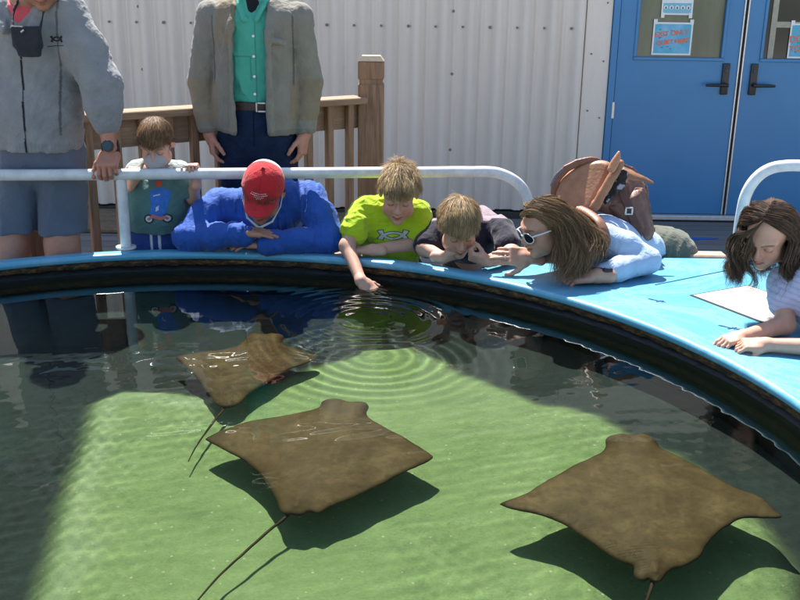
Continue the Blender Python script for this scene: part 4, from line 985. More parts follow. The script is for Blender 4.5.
# ------------------------------------------------------------------ 2: man in the open jacket (behind)
def man_jacket():
    Y0 = 4.70; cx = X(256, 70, Y0)[0]; c3 = lambda x_, y_, z_: A3([cx + x_, Y0 + y_, z_])
    r = empty('person', (cx, Y0, 0), 'person in an open grey jacket, green shirt and jeans standing by the wooden railing', 'person')
    sh = [X(298, 17, Y0), X(211, 15, Y0)]; el = [X(309, 82, Y0 + .02), X(201, 82, Y0 + .02)]; wr = [X(304, 134, Y0 - .03), X(210, 134, Y0 - .03)]
    nk = c3(0, -.02, 1.56); H = Head(c3(0, -.05, 1.70), (0, -1, -.3), (0, -.3, 1), 1.0, SK_A, (.2, .18, .16), nk, .06, stubble=.3)
    short_hair(H, r, (.16, .14, .12), (.35, .33, .3), 900, .03, .25, seed=5)
    S = SDF(); S.cone(c3(0, 0, 1.45), c3(0, 0, 1.0), .14, .13, .05, sq=((0, 1, 0), .65)); S.cone(nk, c3(0, 0, 1.42), .058, .09, .05)
    for q in range(2):
        S.chain([sh[q], el[q], wr[q]], [.05, .04, .03], .03); sx = (1, -1)[q]; S.chain([c3(sx * .09, 0, .95), c3(sx * .095, 0, .5), c3(sx * .10, .03, .09)], [.09, .06, .04], .04)
    V, Q = S.mesh(.007); C = np.tile(SK_A, (len(V), 1))
    hs = [hand(wr[q], (.0 + (-.10, .15)[q], -.12, -1), ((-.9, .9)[q], .25, 0), 1.02, (.30, .35, .4, .45), .35, q == 0, .03, A3([.46, .22, .16]), .0035, wr[q] + [0, 0, .05], .029) for q in range(2)]
    body_obj(r, [(V, Q, C), H.mesh(.0045)] + hs)
    # jeans
    S = SDF(); S.cone(c3(0, 0, 1.06), c3(0, 0, .93), .165, .175, .05, sq=((0, 1, 0), .72))
    for sx in (1, -1): S.chain([c3(sx * .088, 0, .93), c3(sx * .098, 0, .5), c3(sx * .10, .02, .07)], [.102, .078, .068], .02)
    S.plane(c3(0, 0, 1.085), (0, 0, 1), .005); S.plane(c3(0, 0, .03), (0, 0, -1), .005)
    def cf(V, C):
        m_ = (np.abs(V[:, 0] - cx) < .004) & (V[:, 1] < Y0) & (V[:, 2] > .9); C[m_] *= .4; return C
    garment(S, 'jeans', DEN, r, (.014, .026, .062), .006, cf, [(.005, 30, 51, (1, 1, .8)), (.0025, 80, 52, (1, 1, 1.3))])
    S = SDF(); shoe(S, c3(.1, 0, 0), (.15, -1, 0), 1.1); shoe(S, c3(-.1, 0, 0), (-.15, -1, 0), 1.1); garment(S, 'shoes', LEA, r, (.05, .035, .025), .006)
    # belt
    S = SDF(); S.cone(c3(0, 0, 1.085), c3(0, 0, 1.085), .176, .176, .01, sq=((0, 1, 0), .72)); S.plane(c3(0, 0, 1.102), (0, 0, 1), .003); S.plane(c3(0, 0, 1.060), (0, 0, -1), .003); garment(S, 'belt', LEA, r, (.035, .018, .012), .004)
    b = MB(); bx = X(262, 113, Y0 - .13); b.box((bx[0] - .028, Y0 - .142, 1.058), (bx[0] - .020, Y0 - .130, 1.104), .003); b.box((bx[0] + .020, Y0 - .142, 1.058), (bx[0] + .028, Y0 - .130, 1.104), .003); b.box((bx[0] - .0195, Y0 - .141, 1.096), (bx[0] + .0195, Y0 - .131, 1.104), .003); b.box((bx[0] - .0195, Y0 - .141, 1.058), (bx[0] + .0195, Y0 - .131, 1.066), .003); b.build('belt_buckle', SILV, r)
    # green shirt
    S = SDF(); S.cone(c3(0, 0, 1.40), c3(0, 0, 1.13), .160, .160, .05, sq=((0, 1, 0), .70)); S.cone(c3(-.13, .0, 1.47), c3(.13, .0, 1.47), .062, .062, .05); S.cone(nk + [0, .01, 0], c3(0, 0, 1.44), .07, .10, .04)
    S.cone(c3(0, -.10, 1.62), c3(0, -.135, 1.44), .06, .008, .008, 's'); S.plane(nk + [0, 0, .03], (0, -.4, 1), .01)
    for q in (-1, 1): S.chain([c3(q * .062, -.03, 1.575), c3(q * .052, -.088, 1.53), c3(q * .028, -.118, 1.475)], [.012, .012, .010], .006)
    S.plane(c3(0, 0, 1.094), (0, 0, -1), .004)
    def cf(V, C):
        x = V[:, 0] - cx; m_ = (np.abs(x - .018) < .0035) & (V[:, 2] < 1.46) & (V[:, 1] < Y0); C[m_] *= .6
        m_ = (((np.abs(np.abs(x + .045) - .038) < .003) & (V[:, 2] < 1.31) & (V[:, 2] > 1.2)) | ((np.abs(V[:, 2] - 1.31) < .003) & (np.abs(x + .045) < .038))) & (V[:, 1] < Y0); C[m_] *= .6; return C
    garment(S, 'shirt', FABS, r, (.065, .37, .27), .0048, cf, [(.006, 30, 61, (1, 1, .6)), (.0025, 80, 62, (1, 1, .8))])
    for z in (1.40, 1.31, 1.22, 1.14): MB().disc((cx + .010, Y0 - .124 + (z > 1.35) * .004, z), (0, 1, 0), .0062, .008, 12).build('shirt_button', WHT, r)
    T_ = SDF(); T_.cone(c3(0, -.02, 1.60), c3(0, -.035, 1.50), .062, .062, .02); garment(T_, 'undershirt', FAB, r, (.015, .015, .022), .006)
    # jacket: a shell, open in front
    S = SDF(); out_ = []
    S.cone(c3(0, 0, 1.40), c3(0, .0, 1.1), .188, .192, .05, sq=((0, 1, 0), .74)); S.cone(c3(0, 0, 1.1), c3(0, -.0, .96), .192, .198, .05, sq=((0, 1, 0), .74)); S.cone(c3(-.14, .0, 1.475), c3(.14, .0, 1.475), .074, .074, .05)
    for q in range(2):
        cu = el[q] + (wr[q] - el[q]) * .93; S.chain([sh[q], el[q] * .5 + sh[q] * .5, el[q], el[q] * .4 + cu * .6, cu], [.066, .060, .057, .052, .046], .008)
    S.cone(c3(0, -.0, 1.38), c3(0, 0, .9), .174, .178, .004, 's', sq=((0, 1, 0), .70)); S.cone(c3(0, -.03, 1.48), c3(0, -.05, 1.7), .085, .11, .01, 's')
    xl = X(236, 60, Y0)[0]; xr = X(273, 60, Y0)[0]; xb = X(277, 130, Y0)[0]
    S.box(((xl + xr) / 2, Y0 - .2, 1.25), ((xr - xl) / 2, .18, .38), .004, .004, 's'); S.box((cx + .0, Y0 - .2, 1.56), (.06, .14, .12), .004, .004, 's')
    S.plane(c3(0, 0, .958), (0, 0, -1), .004)
    for q, xx in ((-1, xl), (1, xr)): S.chain([c3(q * .078, .03, 1.57), c3(q * .082, -.06, 1.52), A3([xx - q * -.008, Y0 - .125, 1.42])], [.014, .018, .012], .008); S.chain([A3([xx, Y0 - .135, 1.42]), A3([xx, Y0 - .152, 1.15]), A3([xx, Y0 - .15, .97])], [.009, .008, .008], .01)
    def cf(V, C):
        x, y, z = V[:, 0] - cx, V[:, 1] - Y0, V[:, 2]; C = C * (1 + .06 * wob(V.astype(np.float32), 50, 3))[:, None]; tan = A3([.25, .205, .14]); nn = wob(V.astype(np.float32), 25, 8) * .012; z = z + nn
        m_ = (x < -.045) & (z > 1.36 + .0 * x) & (x > -.165); C[m_] = tan
        for q in range(2):
            dd = el[q] * .55 + wr[q] * .45; m_ = (np.abs(z - dd[2] - .03) < .095) & (np.abs(V[:, 0] - dd[0]) < .085) & (np.abs(x) > .17 - .0); C[m_] = tan * (1.0 if q else .9)
            m_ = (z > el[q][2] + .0) & (z < 1.5) & (np.abs(np.abs(x) - .185) < .004) & (y < 0); C[m_] *= .7
        m_ = (z < .972); C[m_] *= .8
        return C
    S.chain([c3(.085, -.140, 1.385), c3(.15, -.125, 1.375)], [.010, .012], .008)
    garment(S, 'jacket', FAB, r, (.225, .212, .175), .0048, cf, [(.006, 26, 71, (1, 1, .5)), (.0035, 60, 72, (1, 1, .6)), (.0015, 120, 73, (1, 1, 1))])
man_jacket()
# ------------------------------------------------------------------ 3: small child behind the rail
def child_rail():
    Y0 = 4.17; cx = X(157, 205, Y0)[0]; c3 = lambda x_, y_, z_: A3([cx + x_, Y0 + y_, z_])
    r = empty('person', (cx, Y0, 0), 'small child in a teal tee shirt and face mask holding the handrail and looking down', 'person')
    sh = [X(180, 172, Y0 - .02), X(136, 173, Y0 - .02)]; el = [X(193, 198, Y0 - .03), X(124, 196, Y0 - .03)]; wr = [X(196, 176, Y0 - .12), X(134, 179, Y0 - .13)]
    Hc = X(156, 143, Y0 - .10); H = Head(Hc, (.02, -.83, -.50), (0, -.45, .88), .86, SK_K, (.12, .07, .04), c3(0, 0, sh[0][2] + .01), .045, kid=1)
    short_hair(H, r, (.085, .045, .02), (.34, .20, .10), 2800, .028, .14, .054, whorl=(0, -.07, .095), fringe=.006, w=.0017, seed=3, messy=.12, sides=-.03)
    S = SDF(); S.cone(c3(0, 0, sh[0][2] - .05), c3(0, 0, .60), .09, .10, .04, sq=((0, 1, 0), .75)); S.cone(sh[0], sh[1], .035, .035, .03)
    for q in range(2): S.chain([sh[q], el[q], wr[q]], [.034, .028, .021], .02); sx = (1, -1)[q]; S.chain([c3(sx * .055, 0, .55), c3(sx * .06, -.02, .3), c3(sx * .06, .02, .06)], [.07, .045, .03], .03)
    V, Q = S.mesh(.0055); C = np.tile(SK_K, (len(V), 1))
    hs = [hand(wr[0], (-.1, -.45, .85), (0, -.85, -.45), .66, (.75, .78, .8, .82), .4, True, .08, SK_K, .0025, wr[0] + [0, 0, -.04], .020),
          hand(wr[1], (.2, -.45, .82), (0, -.85, -.45), .66, (.75, .78, .8, .82), .4, False, .08, SK_K, .0025, wr[1] + [-.02, -.0, -.03], .020)]
    body_obj(r, [(V, Q, C), H.mesh(.003)] + hs)
    S = SDF(); S.cone(c3(0, 0, sh[0][2] - .06), c3(0, -.03, .69), .112, .128, .06, sq=((0, 1, 0), .80)); S.cone(c3(0, -.03, .69), c3(0, -.01, .60), .126, .115, .05, sq=((0, 1, 0), .8)); S.cone(sh[0] + [-.02, .01, -.005], sh[1] + [.02, .01, -.005], .046, .046, .04)
    for q in range(2): S.cone(sh[q], sh[q] * .35 + el[q] * .65, .047, .046, .02)
    S.cone(c3(0, -.05, sh[0][2] + .10), c3(0, -.07, sh[0][2] + .01), .06, .045, .01, 's'); S.plane((0, 0, .595), (0, 0, -1), .004)
    def cf(V, C):
        z = V[:, 2]; m_ = z > sh[0][2] + .005; C[m_] = (.42, .46, .44); return C  # shoulder tops painted paler as if bleached by sunlight
    sh_o = garment(S, 'tee_shirt', FAB, r, (.095, .20, .195), .004, cf, [(.004, 30, 81, (1, 1, .8)), (.0025, 80, 82, (1, 1, 1))])
    for sx in (1, -1):
        pass
    S = SDF(); S.cone(c3(0, -.005, .62), c3(0, 0, .54), .112, .118, .03, sq=((0, 1, 0), .85))
    for sx in (1, -1): S.cone(c3(sx * .058, 0, .54), c3(sx * .066, -.02, .33), .075, .07, .02)
    def cf(V, C):
        for xx in (-.006, .026): m_ = np.abs(V[:, 0] - cx - xx) < .005; C[m_] = (.6, .62, .65)
        return C
    garment(S, 'shorts', FABS, r, (.02, .05, .20), .005, cf)
    S = SDF(); shoe(S, c3(.06, 0, 0), (.1, -1, 0), .7); shoe(S, c3(-.06, 0, 0), (-.1, -1, 0), .7); garment(S, 'shoes', LEA, r, (.3, .3, .3), .006)
    # mask on nose and mouth: a pleated shell
    S = SDF(); M = H.R; S.ell(H.w((0, .056, -.046)), A3([.058, .074, .050]) * .86, .01, 'u', M); S.ell(H.w((0, .02, -.05)), A3([.058, .062, .07]) * .86, .004, 's', M)
    S.cone(H.w((.05, .05, -.045)), H.w((.078, -.005, -.01)), .0018, .0018, .002); S.cone(H.w((-.05, .05, -.045)), H.w((-.078, -.005, -.01)), .0018, .0018, .002)
    garment(S, 'face_mask', FABS, r, (.36, .34, .34), .003, None, [(.002, 70, 6, (.3, 1, 1))])
    # print on the chest: a little motor scooter with pink frame under a blue splash
    BLP = plain('blue_print', (.03, .15, .5), .8, .15, 60, 0); PKP = plain('pink_print', (.5, .16, .15), .8, 0, 5, 0); BKP = plain('dark_print', (.03, .03, .04), .8, 0, 5, 0); WTP = plain('white_print_ink', (.55, .56, .58), .8, 0, 5, 0)
    Oz = X(160, 208, Y0 - .1); o = (Oz[0], Y0 - .4, Oz[2]); circ = lambda cx_, cy_, R_, n=12, k=1.0: [(cx_ + R_ * math.cos(t) * k, cy_ + R_ * math.sin(t)) for t in np.linspace(0, 6.283, n, endpoint=False)]
    dr = lambda P, nm, mt, off: decal(sh_o, P, o, (1, 0, 0), (0, 0, 1), (0, 1, 0), nm, mt, r, off)
    dr([[(-.035, -.02), (-.02, .045), (-.032, .075), (-.005, .088), (.03, .085), (.052, .066), (.032, .052), (.022, .02), (.034, -.012), (.02, -.03), (-.02, -.03)]], 'chest_print', BLP, .0016)
    for xx in (-.038, .036): dr([circ(xx, -.038, .021)], 'printed_wheel', BKP, .0022); dr([circ(xx, -.038, .014)], 'printed_rim', WTP, .0027); dr([circ(xx, -.038, .006)], 'printed_hub', PKP, .0031)
    dr([[(-.04, -.034), (-.02, -.016), (.012, -.03), (.034, -.022), (.036, -.036), (.01, -.046), (-.02, -.034), (-.038, -.044)]], 'printed_frame', PKP, .0029)
    dr([[(-.006, .012), (.006, .02), (.004, .0), (-.008, -.006)], [(-.018, .06), (.01, .066), (.01, .061), (-.018, .056)]], 'printed_highlight', WTP, .0025)
    dr([circ(0.0, .105, .012, 10, 1.2)], 'collar_badge', plain('red_print', (.5, .06, .02), .8, 0, 5, 0), .0022)
child_rail()

# ------------------------------------------------------------------ 4: man in blue with the red cap
def man_cap():
    r = empty('person', (-.62, 4.25, 0), 'person in a bright blue shirt and red cap resting on folded arms on the coping', 'person')
    sh = [X(310, 202, 4.10), X(218, 204, 4.10)]; el = [X(330, 238, 3.985), X(188, 238, 3.985)]; wr = [X(266, 243, 3.925), X(243, 236, 3.90)]
    el[0][2] = max(el[0][2], ZC + .048); el[1][2] = max(el[1][2], ZC + .048)
    Hc = X(263, 192, 3.935); H = Head(Hc, (-.10, -.78, -.62), (.10, -.60, .80), 1.0, SK_A * 1.05, (.08, .05, .03), (sh[0] + sh[1]) / 2 + [0, .02, .02], .06, stubble=.3)
    short_hair(H, r, (.07, .04, .025), (.16, .10, .07), 900, .02, .1, seed=9)
    S = SDF(); mid = (sh[0] + sh[1]) / 2
    S.cone(mid + [0, .08, -.04], (mid[0], 4.5, .58), .09, .11, .05); S.cone(sh[0] + [-.02, .02, -.01], sh[1] + [.02, .02, -.01], .042, .042, .04)
    for q in range(2): S.chain([sh[q] + [0, .01, -.005], el[q], wr[q]], [.040, .034, .028], .02)
    for sx in (1, -1): S.chain([(mid[0] + sx * .1, 4.5, .55), (mid[0] + sx * .12, 4.30, .10), (mid[0] + sx * .12, 4.72, .08)], [.09, .06, .04], .03)
    V, Q = S.mesh(.006); C = np.tile(SK_A * 1.05, (len(V), 1))
    hs = [hand(X(241, 234, 3.90) + [0, 0, .012], (.97, -.02, -.06), (0, .1, -1), .95, (.04, .05, .06, .07), .2, False, .01, SK_A * 1.15, .003, X(234, 235, 3.905) + [0, 0, .012], .026),
          hand(wr[0] + [0, 0, -.004], (-1, -.02, .0), (0, .1, -1), .9, (.12, .14, .16, .2), .2, True, .01, SK_A * 1.1, .003, wr[0] + [.05, 0, 0], .029)]
    body_obj(r, [(V, Q, C), H.mesh(.0035)] + hs)
    S = SDF(); S.cone(mid + [0, .07, -.07], (mid[0], 4.36, .66), .14, .14, .05, sq=((0, 0, 1), .75)); S.cone((mid[0], 4.36, .66), (mid[0], 4.52, .54), .14, .14, .06)
    S.cone(sh[0] + [-.02, .02, -.01], sh[1] + [.02, .02, -.01], .07, .07, .05)
    S.cone(sh[0] + [0, .02, .015], mid + [.06, .06, .03], .06, .05, .04)
    ends = [wr[0] + [.01, 0, 0], X(243, 236, 3.90) + [0, 0, .006]]
    for q in range(2):
        S.chain([sh[q], sh[q] * .5 + el[q] * .5 + [0, .0, .01], el[q], el[q] * .5 + ends[q] * .5, ends[q]], [.064, .060, .053, .047, .041], .02)
    S.plane((0, 0, ZC + .003), (0, 0, -1), .003) if False else None
    for q in range(2): dd = nz(el[q] - ends[q]); S.cone(ends[q] + dd * .002, ends[q] + dd * .045, .0455, .0465, .004)
    S.ell(H.w((0, .03, -.03)), (.09, .11, .13), .02, 's', H.R)
    S.box((mid[0], 3.9, ZC - .05), (.9, .07, .053), .001, .003, 's')
    garment(S, 'shirt', FABS, r, (.020, .085, .36), .0045, None, [(.007, 24, 91, (.6, 1, 1.3)), (.0045, 60, 92, (1.5, .4, .5)), (.0015, 130, 93, (1, .5, .6))])
    S = SDF(); S.cone((mid[0], 4.5, .62), (mid[0], 4.52, .5), .15, .15, .04)
    for sx in (1, -1): S.chain([(mid[0] + sx * .1, 4.5, .55), (mid[0] + sx * .12, 4.30, .10), (mid[0] + sx * .12, 4.70, .09)], [.11, .075, .06], .03)
    garment(S, 'trousers', DEN, r, (.05, .05, .06), .007)
    # cap
    S = SDF(); R0 = A3([.0865, .107, .094]); c0 = A3([0, -.010, .038]); S.ell(H.w(c0), R0, .01, 'u', H.R); S.ell(H.w(c0), R0 - .006, .003, 's', H.R)
    S.plane(H.w((0, .09, .040)), -H.R[:, 2] * 1.0 + H.R[:, 1] * .05, .004)
    S.cone(H.w((0, -.01, .132)), H.w((0, -.01, .135)), .007, .006, .002)
    def cf(V, C):
        L = H.loc(V); fr_ = (L[:, 1] > -.065) & (np.abs(L[:, 0] + .004) < .050 + .8 * np.clip(.131 - L[:, 2], 0, .08)); C[fr_] = (.52, .022, .028)
        m_ = np.zeros(len(V), bool)
        for a in (0, ): m_ |= (np.abs(L[:, 0]) < .0016) & fr_
        C[m_] *= .7; bt = (L[:, 2] > .1325) & (np.hypot(L[:, 0], L[:, 1] + .01) < .009); C[bt] = (.3, .02, .02); return C
    cp = garment(S, 'cap', FAB, r, (.72, .72, .70), .003, cf, [(.0018, 30, 95, (1, 1, 1))], 1)
    # brim: curved plate
    nu, nv = 22, 12; V, Q = [], []
    for side in (0, 1):
        for i in range(nu):
            u = i / (nu - 1) * 2 - 1; a = u * 1.12
            for j in range(nv):
                t = j / (nv - 1); rx = .083 * math.sin(a); ryy = -.012 + .100 * math.cos(a)
                L_ = .072 * (1 - abs(u) ** 3.2); y = ryy + t * L_ * (1 - .05 * u * u); x = rx * (1 - .04 * t)
                z = .043 - .045 * (u * u) * (.35 + .65 * t) - t * .012 - .003 * side
                V.append(H.w((x, y, z)))
    n0 = nu * nv
    for i in range(nu - 1):
        for j in range(nv - 1):
            a, b, c_, d_ = i * nv + j, (i + 1) * nv + j, (i + 1) * nv + j + 1, i * nv + j + 1; Q.append((a, b, c_, d_)); Q.append((n0 + d_, n0 + c_, n0 + b, n0 + a))
    for i in range(nu - 1): a, b = i * nv + nv - 1, (i + 1) * nv + nv - 1; Q.append((a, b, n0 + b, n0 + a)); a, b = i * nv, (i + 1) * nv; Q.append((b, a, n0 + a, n0 + b))
    o = raw('cap_brim', V, Q, FAB, cp, True, np.tile(A3([.56, .03, .035]), (len(V), 1)))
    T = MB(); rr = random.Random(4)
    for row, (zz, wd_) in enumerate(((.086, .028), (.079, .034), (.072, .02), (.066, .01))):
        x = -wd_
        while x < wd_:
            l = .003 + .004 * rr.random(); 
            e = lambda xx, z_: H.w((xx, -.010 + .1085 * math.sqrt(max(0, 1 - (xx / .088) ** 2 - ((z_ - .038) / .0955) ** 2)), z_))
            a = e(x, zz); b = e(min(x + l, wd_), zz); T.tube([a, b], .0013, 5); x += l + .0022
    T.build('cap_lettering', WHT, cp)
    # mask straps and pale mask under the chin
    S = SDF()
    for q in (-1, 1): S.chain([H.w((q * .083, -.02, .02)), H.w((q * .078, .03, -.04)), H.w((q * .052, .075, -.09)), H.w((q * .0, .098, -.118))], [.0024, .0028, .0045, .006], .003)
    garment(S, 'face_mask', FABS, r, (.62, .66, .66), .003)
man_cap()

# ------------------------------------------------------------------ 5: boy in lime tee shirt
def boy_lime():
    Y0 = 4.06; r = empty('person', (-.02, 4.2, 0), 'child in a lime green tee shirt dipping one hand into the water', 'person')
    sh = [X(417, 213, 4.02), X(364, 211, 4.02)]; el = [X(422, 243, 3.97), X(347, 246, 3.90)]; wr = [X(372, 250, 3.90), X(361, 281, 3.745)]
    el[0][2] = max(el[0][2], ZC + .035); wr[0][2] = max(wr[0][2], ZC + .026)
    Hc = X(399, 193, 3.90); H = Head(Hc, (-.04, -.90, -.44), (.03, -.42, .90), .95, SK_K, (.16, .10, .05), (sh[0] + sh[1]) / 2 + [0, .02, .0], .045, kid=1)
    short_hair(H, r, (.19, .11, .045), (.74, .54, .29), 4200, .031, .46, .052, whorl=(.015, -.055, .1), fringe=.006, w=.0016, seed=12, messy=.75, sides=-.02)
    mid = (sh[0] + sh[1]) / 2
    S = SDF(); S.cone(mid + [0, .03, -.06], (mid[0], 4.22, .45), .085, .09, .04); S.cone(sh[0], sh[1], .036, .036, .03)
    S.chain([sh[0], el[0], wr[0]], [.036, .031, .0225], .02); S.chain([sh[1], el[1], wr[1] + [0, 0, .0]], [.036, .031, .0215], .02)
    for sx in (1, -1): S.chain([(mid[0] + sx * .06, 4.24, .45), (mid[0] + sx * .07, 4.12, .09), (mid[0] + sx * .07, 4.45, .06)], [.065, .05, .03], .03)
    V, Q = S.mesh(.005); C = np.tile(SK_K, (len(V), 1))
    hs = [hand(wr[0], (-1, .0, .0), (0, .1, -1), .72, (.2, .25, .3, .35), .3, True, .04, SK_K, .0026, wr[0] + [.04, 0, 0], .022),
          hand(wr[1], (.55, -.25, -.42), (.1, .35, -.9), .76, (.12, .10, .14, .2), .15, False, .16, SK_K * 1.05, .0026, wr[1] + (el[1] - wr[1]) * .2, .021)]
    body_obj(r, [(V, Q, C), H.mesh(.003)] + hs)
    S = SDF(); S.cone(mid + [0, .03, -.05], (mid[0] + .01, 4.10, .60), .118, .125, .05, sq=((0, 1, 0), .85)); S.cone((mid[0] + .01, 4.10, .60), (mid[0], 4.24, .42), .125, .12, .05)
    S.cone(sh[0] + [-.015, .01, -.005], sh[1] + [.015, .01, -.005], .052, .052, .04)
    S.cone(sh[0], sh[0] * .35 + el[0] * .65, .053, .052, .02); S.cone(sh[1], sh[1] * .42 + el[1] * .58, .053, .055, .02)
    S.cone(H.w((0, .03, -.12)) + [0, 0, .02], mid + [-.0, -.075, -.035], .055, .018, .008, 's'); S.box((mid[0], 3.9, ZC - .05), (.9, .075, .053), .001, .003, 's')
    t_ = garment(S, 'tee_shirt', FAB, r, (.44, .62, .022), .004, None, [(.006, 28, 101, (1, 1, .7)), (.004, 62, 102, (1, 1, 1.0)), (.0015, 120, 103, (1, 1, 1))])
    O = X(393, 241, 3.9); GR = plain('grey_print', (.42, .46, .45), .8, .1, 40, 0); DKP = plain('dark_print', (.03, .05, .04), .8, 0, 5, 0)
    P = []
    for fy in (1, -1): P += [[(x * .078, y * .062) for x, y in q] for q in crescent(0, .50, .72, 192, 348, .10, .19, 14, fy)]
    decal(t_, P, (O[0], 3.6, O[2] + .012), (1, 0, 0), (0, -.0, 1), (0, 1, 0), 'emblem', DKP, r, .0018)
    P = []
    for fy in (1, -1): P += [[(x * .078, y * .062) for x, y in q] for q in crescent(0, .50, .72, 195, 345, .06, .14, 14, fy)]
    decal(t_, P, (O[0], 3.6, O[2] + .012), (1, 0, 0), (0, -.0, 1), (0, 1, 0), 'emblem_fill', GR, r, .0028)
    S = SDF(); S.cone((mid[0], 4.24, .46), (mid[0], 4.25, .38), .115, .11, .03)
    for sx in (1, -1): S.chain([(mid[0] + sx * .06, 4.24, .42), (mid[0] + sx * .07, 4.12, .12)], [.085, .07], .03)
    garment(S, 'shorts', FABS, r, (.05, .05, .07), .007)
boy_lime()

# ------------------------------------------------------------------ 6: boy in dark tee shirt
def boy_dark():
    r = empty('person', (.30, 4.2, 0), 'child in a dark navy tee shirt resting his chin on both fists on the coping', 'person')
    sh = [X(500, 230, 3.98), X(436, 233, 3.98)]; el = [X(512, 252, 3.82), X(424, 248, 3.90)]; wr = [X(487, 261, 3.72), X(443, 259, 3.80)]
    for e in el + wr: e[2] = max(e[2], ZC + .028)
    Hc = X(459, 226, 3.80); H = Head(Hc, (.10, -.82, -.55), (.02, -.52, .85), .97, SK_K, (.15, .09, .05), (sh[0] + sh[1]) / 2 + [0, .03, -.01], .046, kid=1)
    short_hair(H, r, (.17, .10, .042), (.70, .50, .27), 4200, .031, .28, .05, whorl=(-.01, -.06, .1), fringe=.008, w=.0016, seed=15, messy=.35, sides=-.02)
    mid = (sh[0] + sh[1]) / 2; S = SDF(); S.cone(mid + [0, .03, -.05], (mid[0] + .05, 4.3, .45), .085, .09, .04); S.cone(sh[0], sh[1], .036, .036, .03)
    for q in range(2): S.chain([sh[q], el[q], wr[q]], [.036, .031, .0225], .02)
    for sx in (1, -1): S.chain([(mid[0] + .05 + sx * .06, 4.32, .45), (mid[0] + .05 + sx * .07, 4.2, .09), (mid[0] + sx * .07, 4.5, .06)], [.065, .05, .03], .03)
    V, Q = S.mesh(.005); C = np.tile(SK_K, (len(V), 1))
    hs = [hand(wr[0], (-.92, -.05, .28), (.1, .55, .6), .74, (.75, .78, .8, .8), .75, True, .03, SK_K, .0026, wr[0] + [.03, .01, 0], .022), hand(wr[1], (.9, -.12, .25), (-.1, .55, .6), .74, (.75, .78, .8, .8), .75, False, .03, SK_K, .0026, wr[1] + [-.03, .01, 0], .022)]
    body_obj(r, [(V, Q, C), H.mesh(.003)] + hs)
    S = SDF(); S.cone(mid + [0, .04, -.045], (mid[0] + .04, 4.2, .58), .112, .12, .05, sq=((0, 0, 1), .9)); S.cone((mid[0] + .04, 4.2, .58), (mid[0] + .05, 4.32, .42), .12, .115, .05)
    S.cone(sh[0] + [-.01, .02, .0], sh[1] + [.01, .02, 0], .052, .052, .04)
    S.cone(sh[0], sh[0] * .3 + el[0] * .7, .054, .052, .02); S.cone(sh[1], sh[1] * .25 + el[1] * .75, .054, .052, .02); S.ell(H.w((0, .02, -.02)), (.085, .095, .125), .015, 's', H.R); S.box((mid[0], 3.72, ZC - .05), (.5, .2, .053), .001, .003, 's')
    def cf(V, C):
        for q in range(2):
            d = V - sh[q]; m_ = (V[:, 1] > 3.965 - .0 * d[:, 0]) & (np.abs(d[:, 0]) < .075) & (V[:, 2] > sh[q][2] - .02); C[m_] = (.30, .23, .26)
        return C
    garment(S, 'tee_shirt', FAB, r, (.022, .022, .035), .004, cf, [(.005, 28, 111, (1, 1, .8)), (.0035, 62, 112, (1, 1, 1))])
    S = SDF(); S.cone((mid[0] + .05, 4.32, .46), (mid[0] + .05, 4.32, .40), .11, .11, .03)
    for sx in (1, -1): S.chain([(mid[0] + .05 + sx * .06, 4.32, .42), (mid[0] + .05 + sx * .07, 4.2, .12)], [.085, .07], .03)
    garment(S, 'shorts', FABS, r, (.08, .08, .09), .007)
boy_dark()

# ------------------------------------------------------------------ long hair
def long_hair(H, parent, dark, light, guides, n=2200, w=.0020, seed=1, spread=.03, wave=.004, wfreq=30, short=.62):
    """guides: list of polylines (world); locks follow blends of neighbouring guides from the scalp"""
    r = np.random.default_rng(seed); G = [np.array(bez(g, 6)) for g in guides]; m = min(len(g) for g in G)
    G = [g[np.linspace(0, len(g) - 1, 22).astype(int)] for g in G]
    n = int(n * 3.2); w = w * .5; K = 20; G = np.stack(G); i = r.integers(0, len(G) - 1, n); t = r.random((n, 1, 1)); g = G[i] * (1 - t) + G[i + 1] * t
    s0 = np.linspace(0, 1, 22); e = short + (1 - short) * r.random(n) ** .6; idx = e[:, None] * np.linspace(0, 21, K)[None]; lo = np.minimum(idx.astype(int), 20); fr = (idx - lo)[..., None]
    g = np.take_along_axis(g, lo[..., None], 1) * (1 - fr) + np.take_along_axis(g, (lo + 1)[..., None], 1) * fr; s_ = (idx / 21)[..., None]
    o = r.normal(size=(n, 1, 3)) * spread; cl = np.floor(t[:, 0, 0] * 5) + i * 5; rr = np.random.default_rng(seed + 1).uniform(0, 6.28, (len(G) * 5 + 9, 3)); ph = rr[cl.astype(int)][:, None, :] + r.normal(size=(n, 1, 3)) * .5
    wv = np.sin(s_ * np.array([.20, .17, .13]) * wfreq + ph) * wave * (.15 + s_)
    c = g + o * (.4 + .65 * s_) * (.5 + .7 * s_) + wv
    L = (c - H.c) @ H.R / H.s; c0 = A3([0, -.012, .03]); R0 = A3([.082, .098, .092]); q = (L - c0) / R0; d = np.linalg.norm(q, axis=2, keepdims=True); L = np.where(d < 1, c0 + q / (d + 1e-9) * R0, L)
    c = H.c + (L * H.s) @ H.R.T; u = (r.random(n) ** 1.3)[:, None]; b = np.array(dark) * (1 - u) + np.array(light) * u
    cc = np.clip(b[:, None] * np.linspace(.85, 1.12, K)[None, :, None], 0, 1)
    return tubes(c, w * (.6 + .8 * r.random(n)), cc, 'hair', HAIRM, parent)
def scalp(H, col, fn):
    H.hairmask = fn; H.haircol = np.array(col)

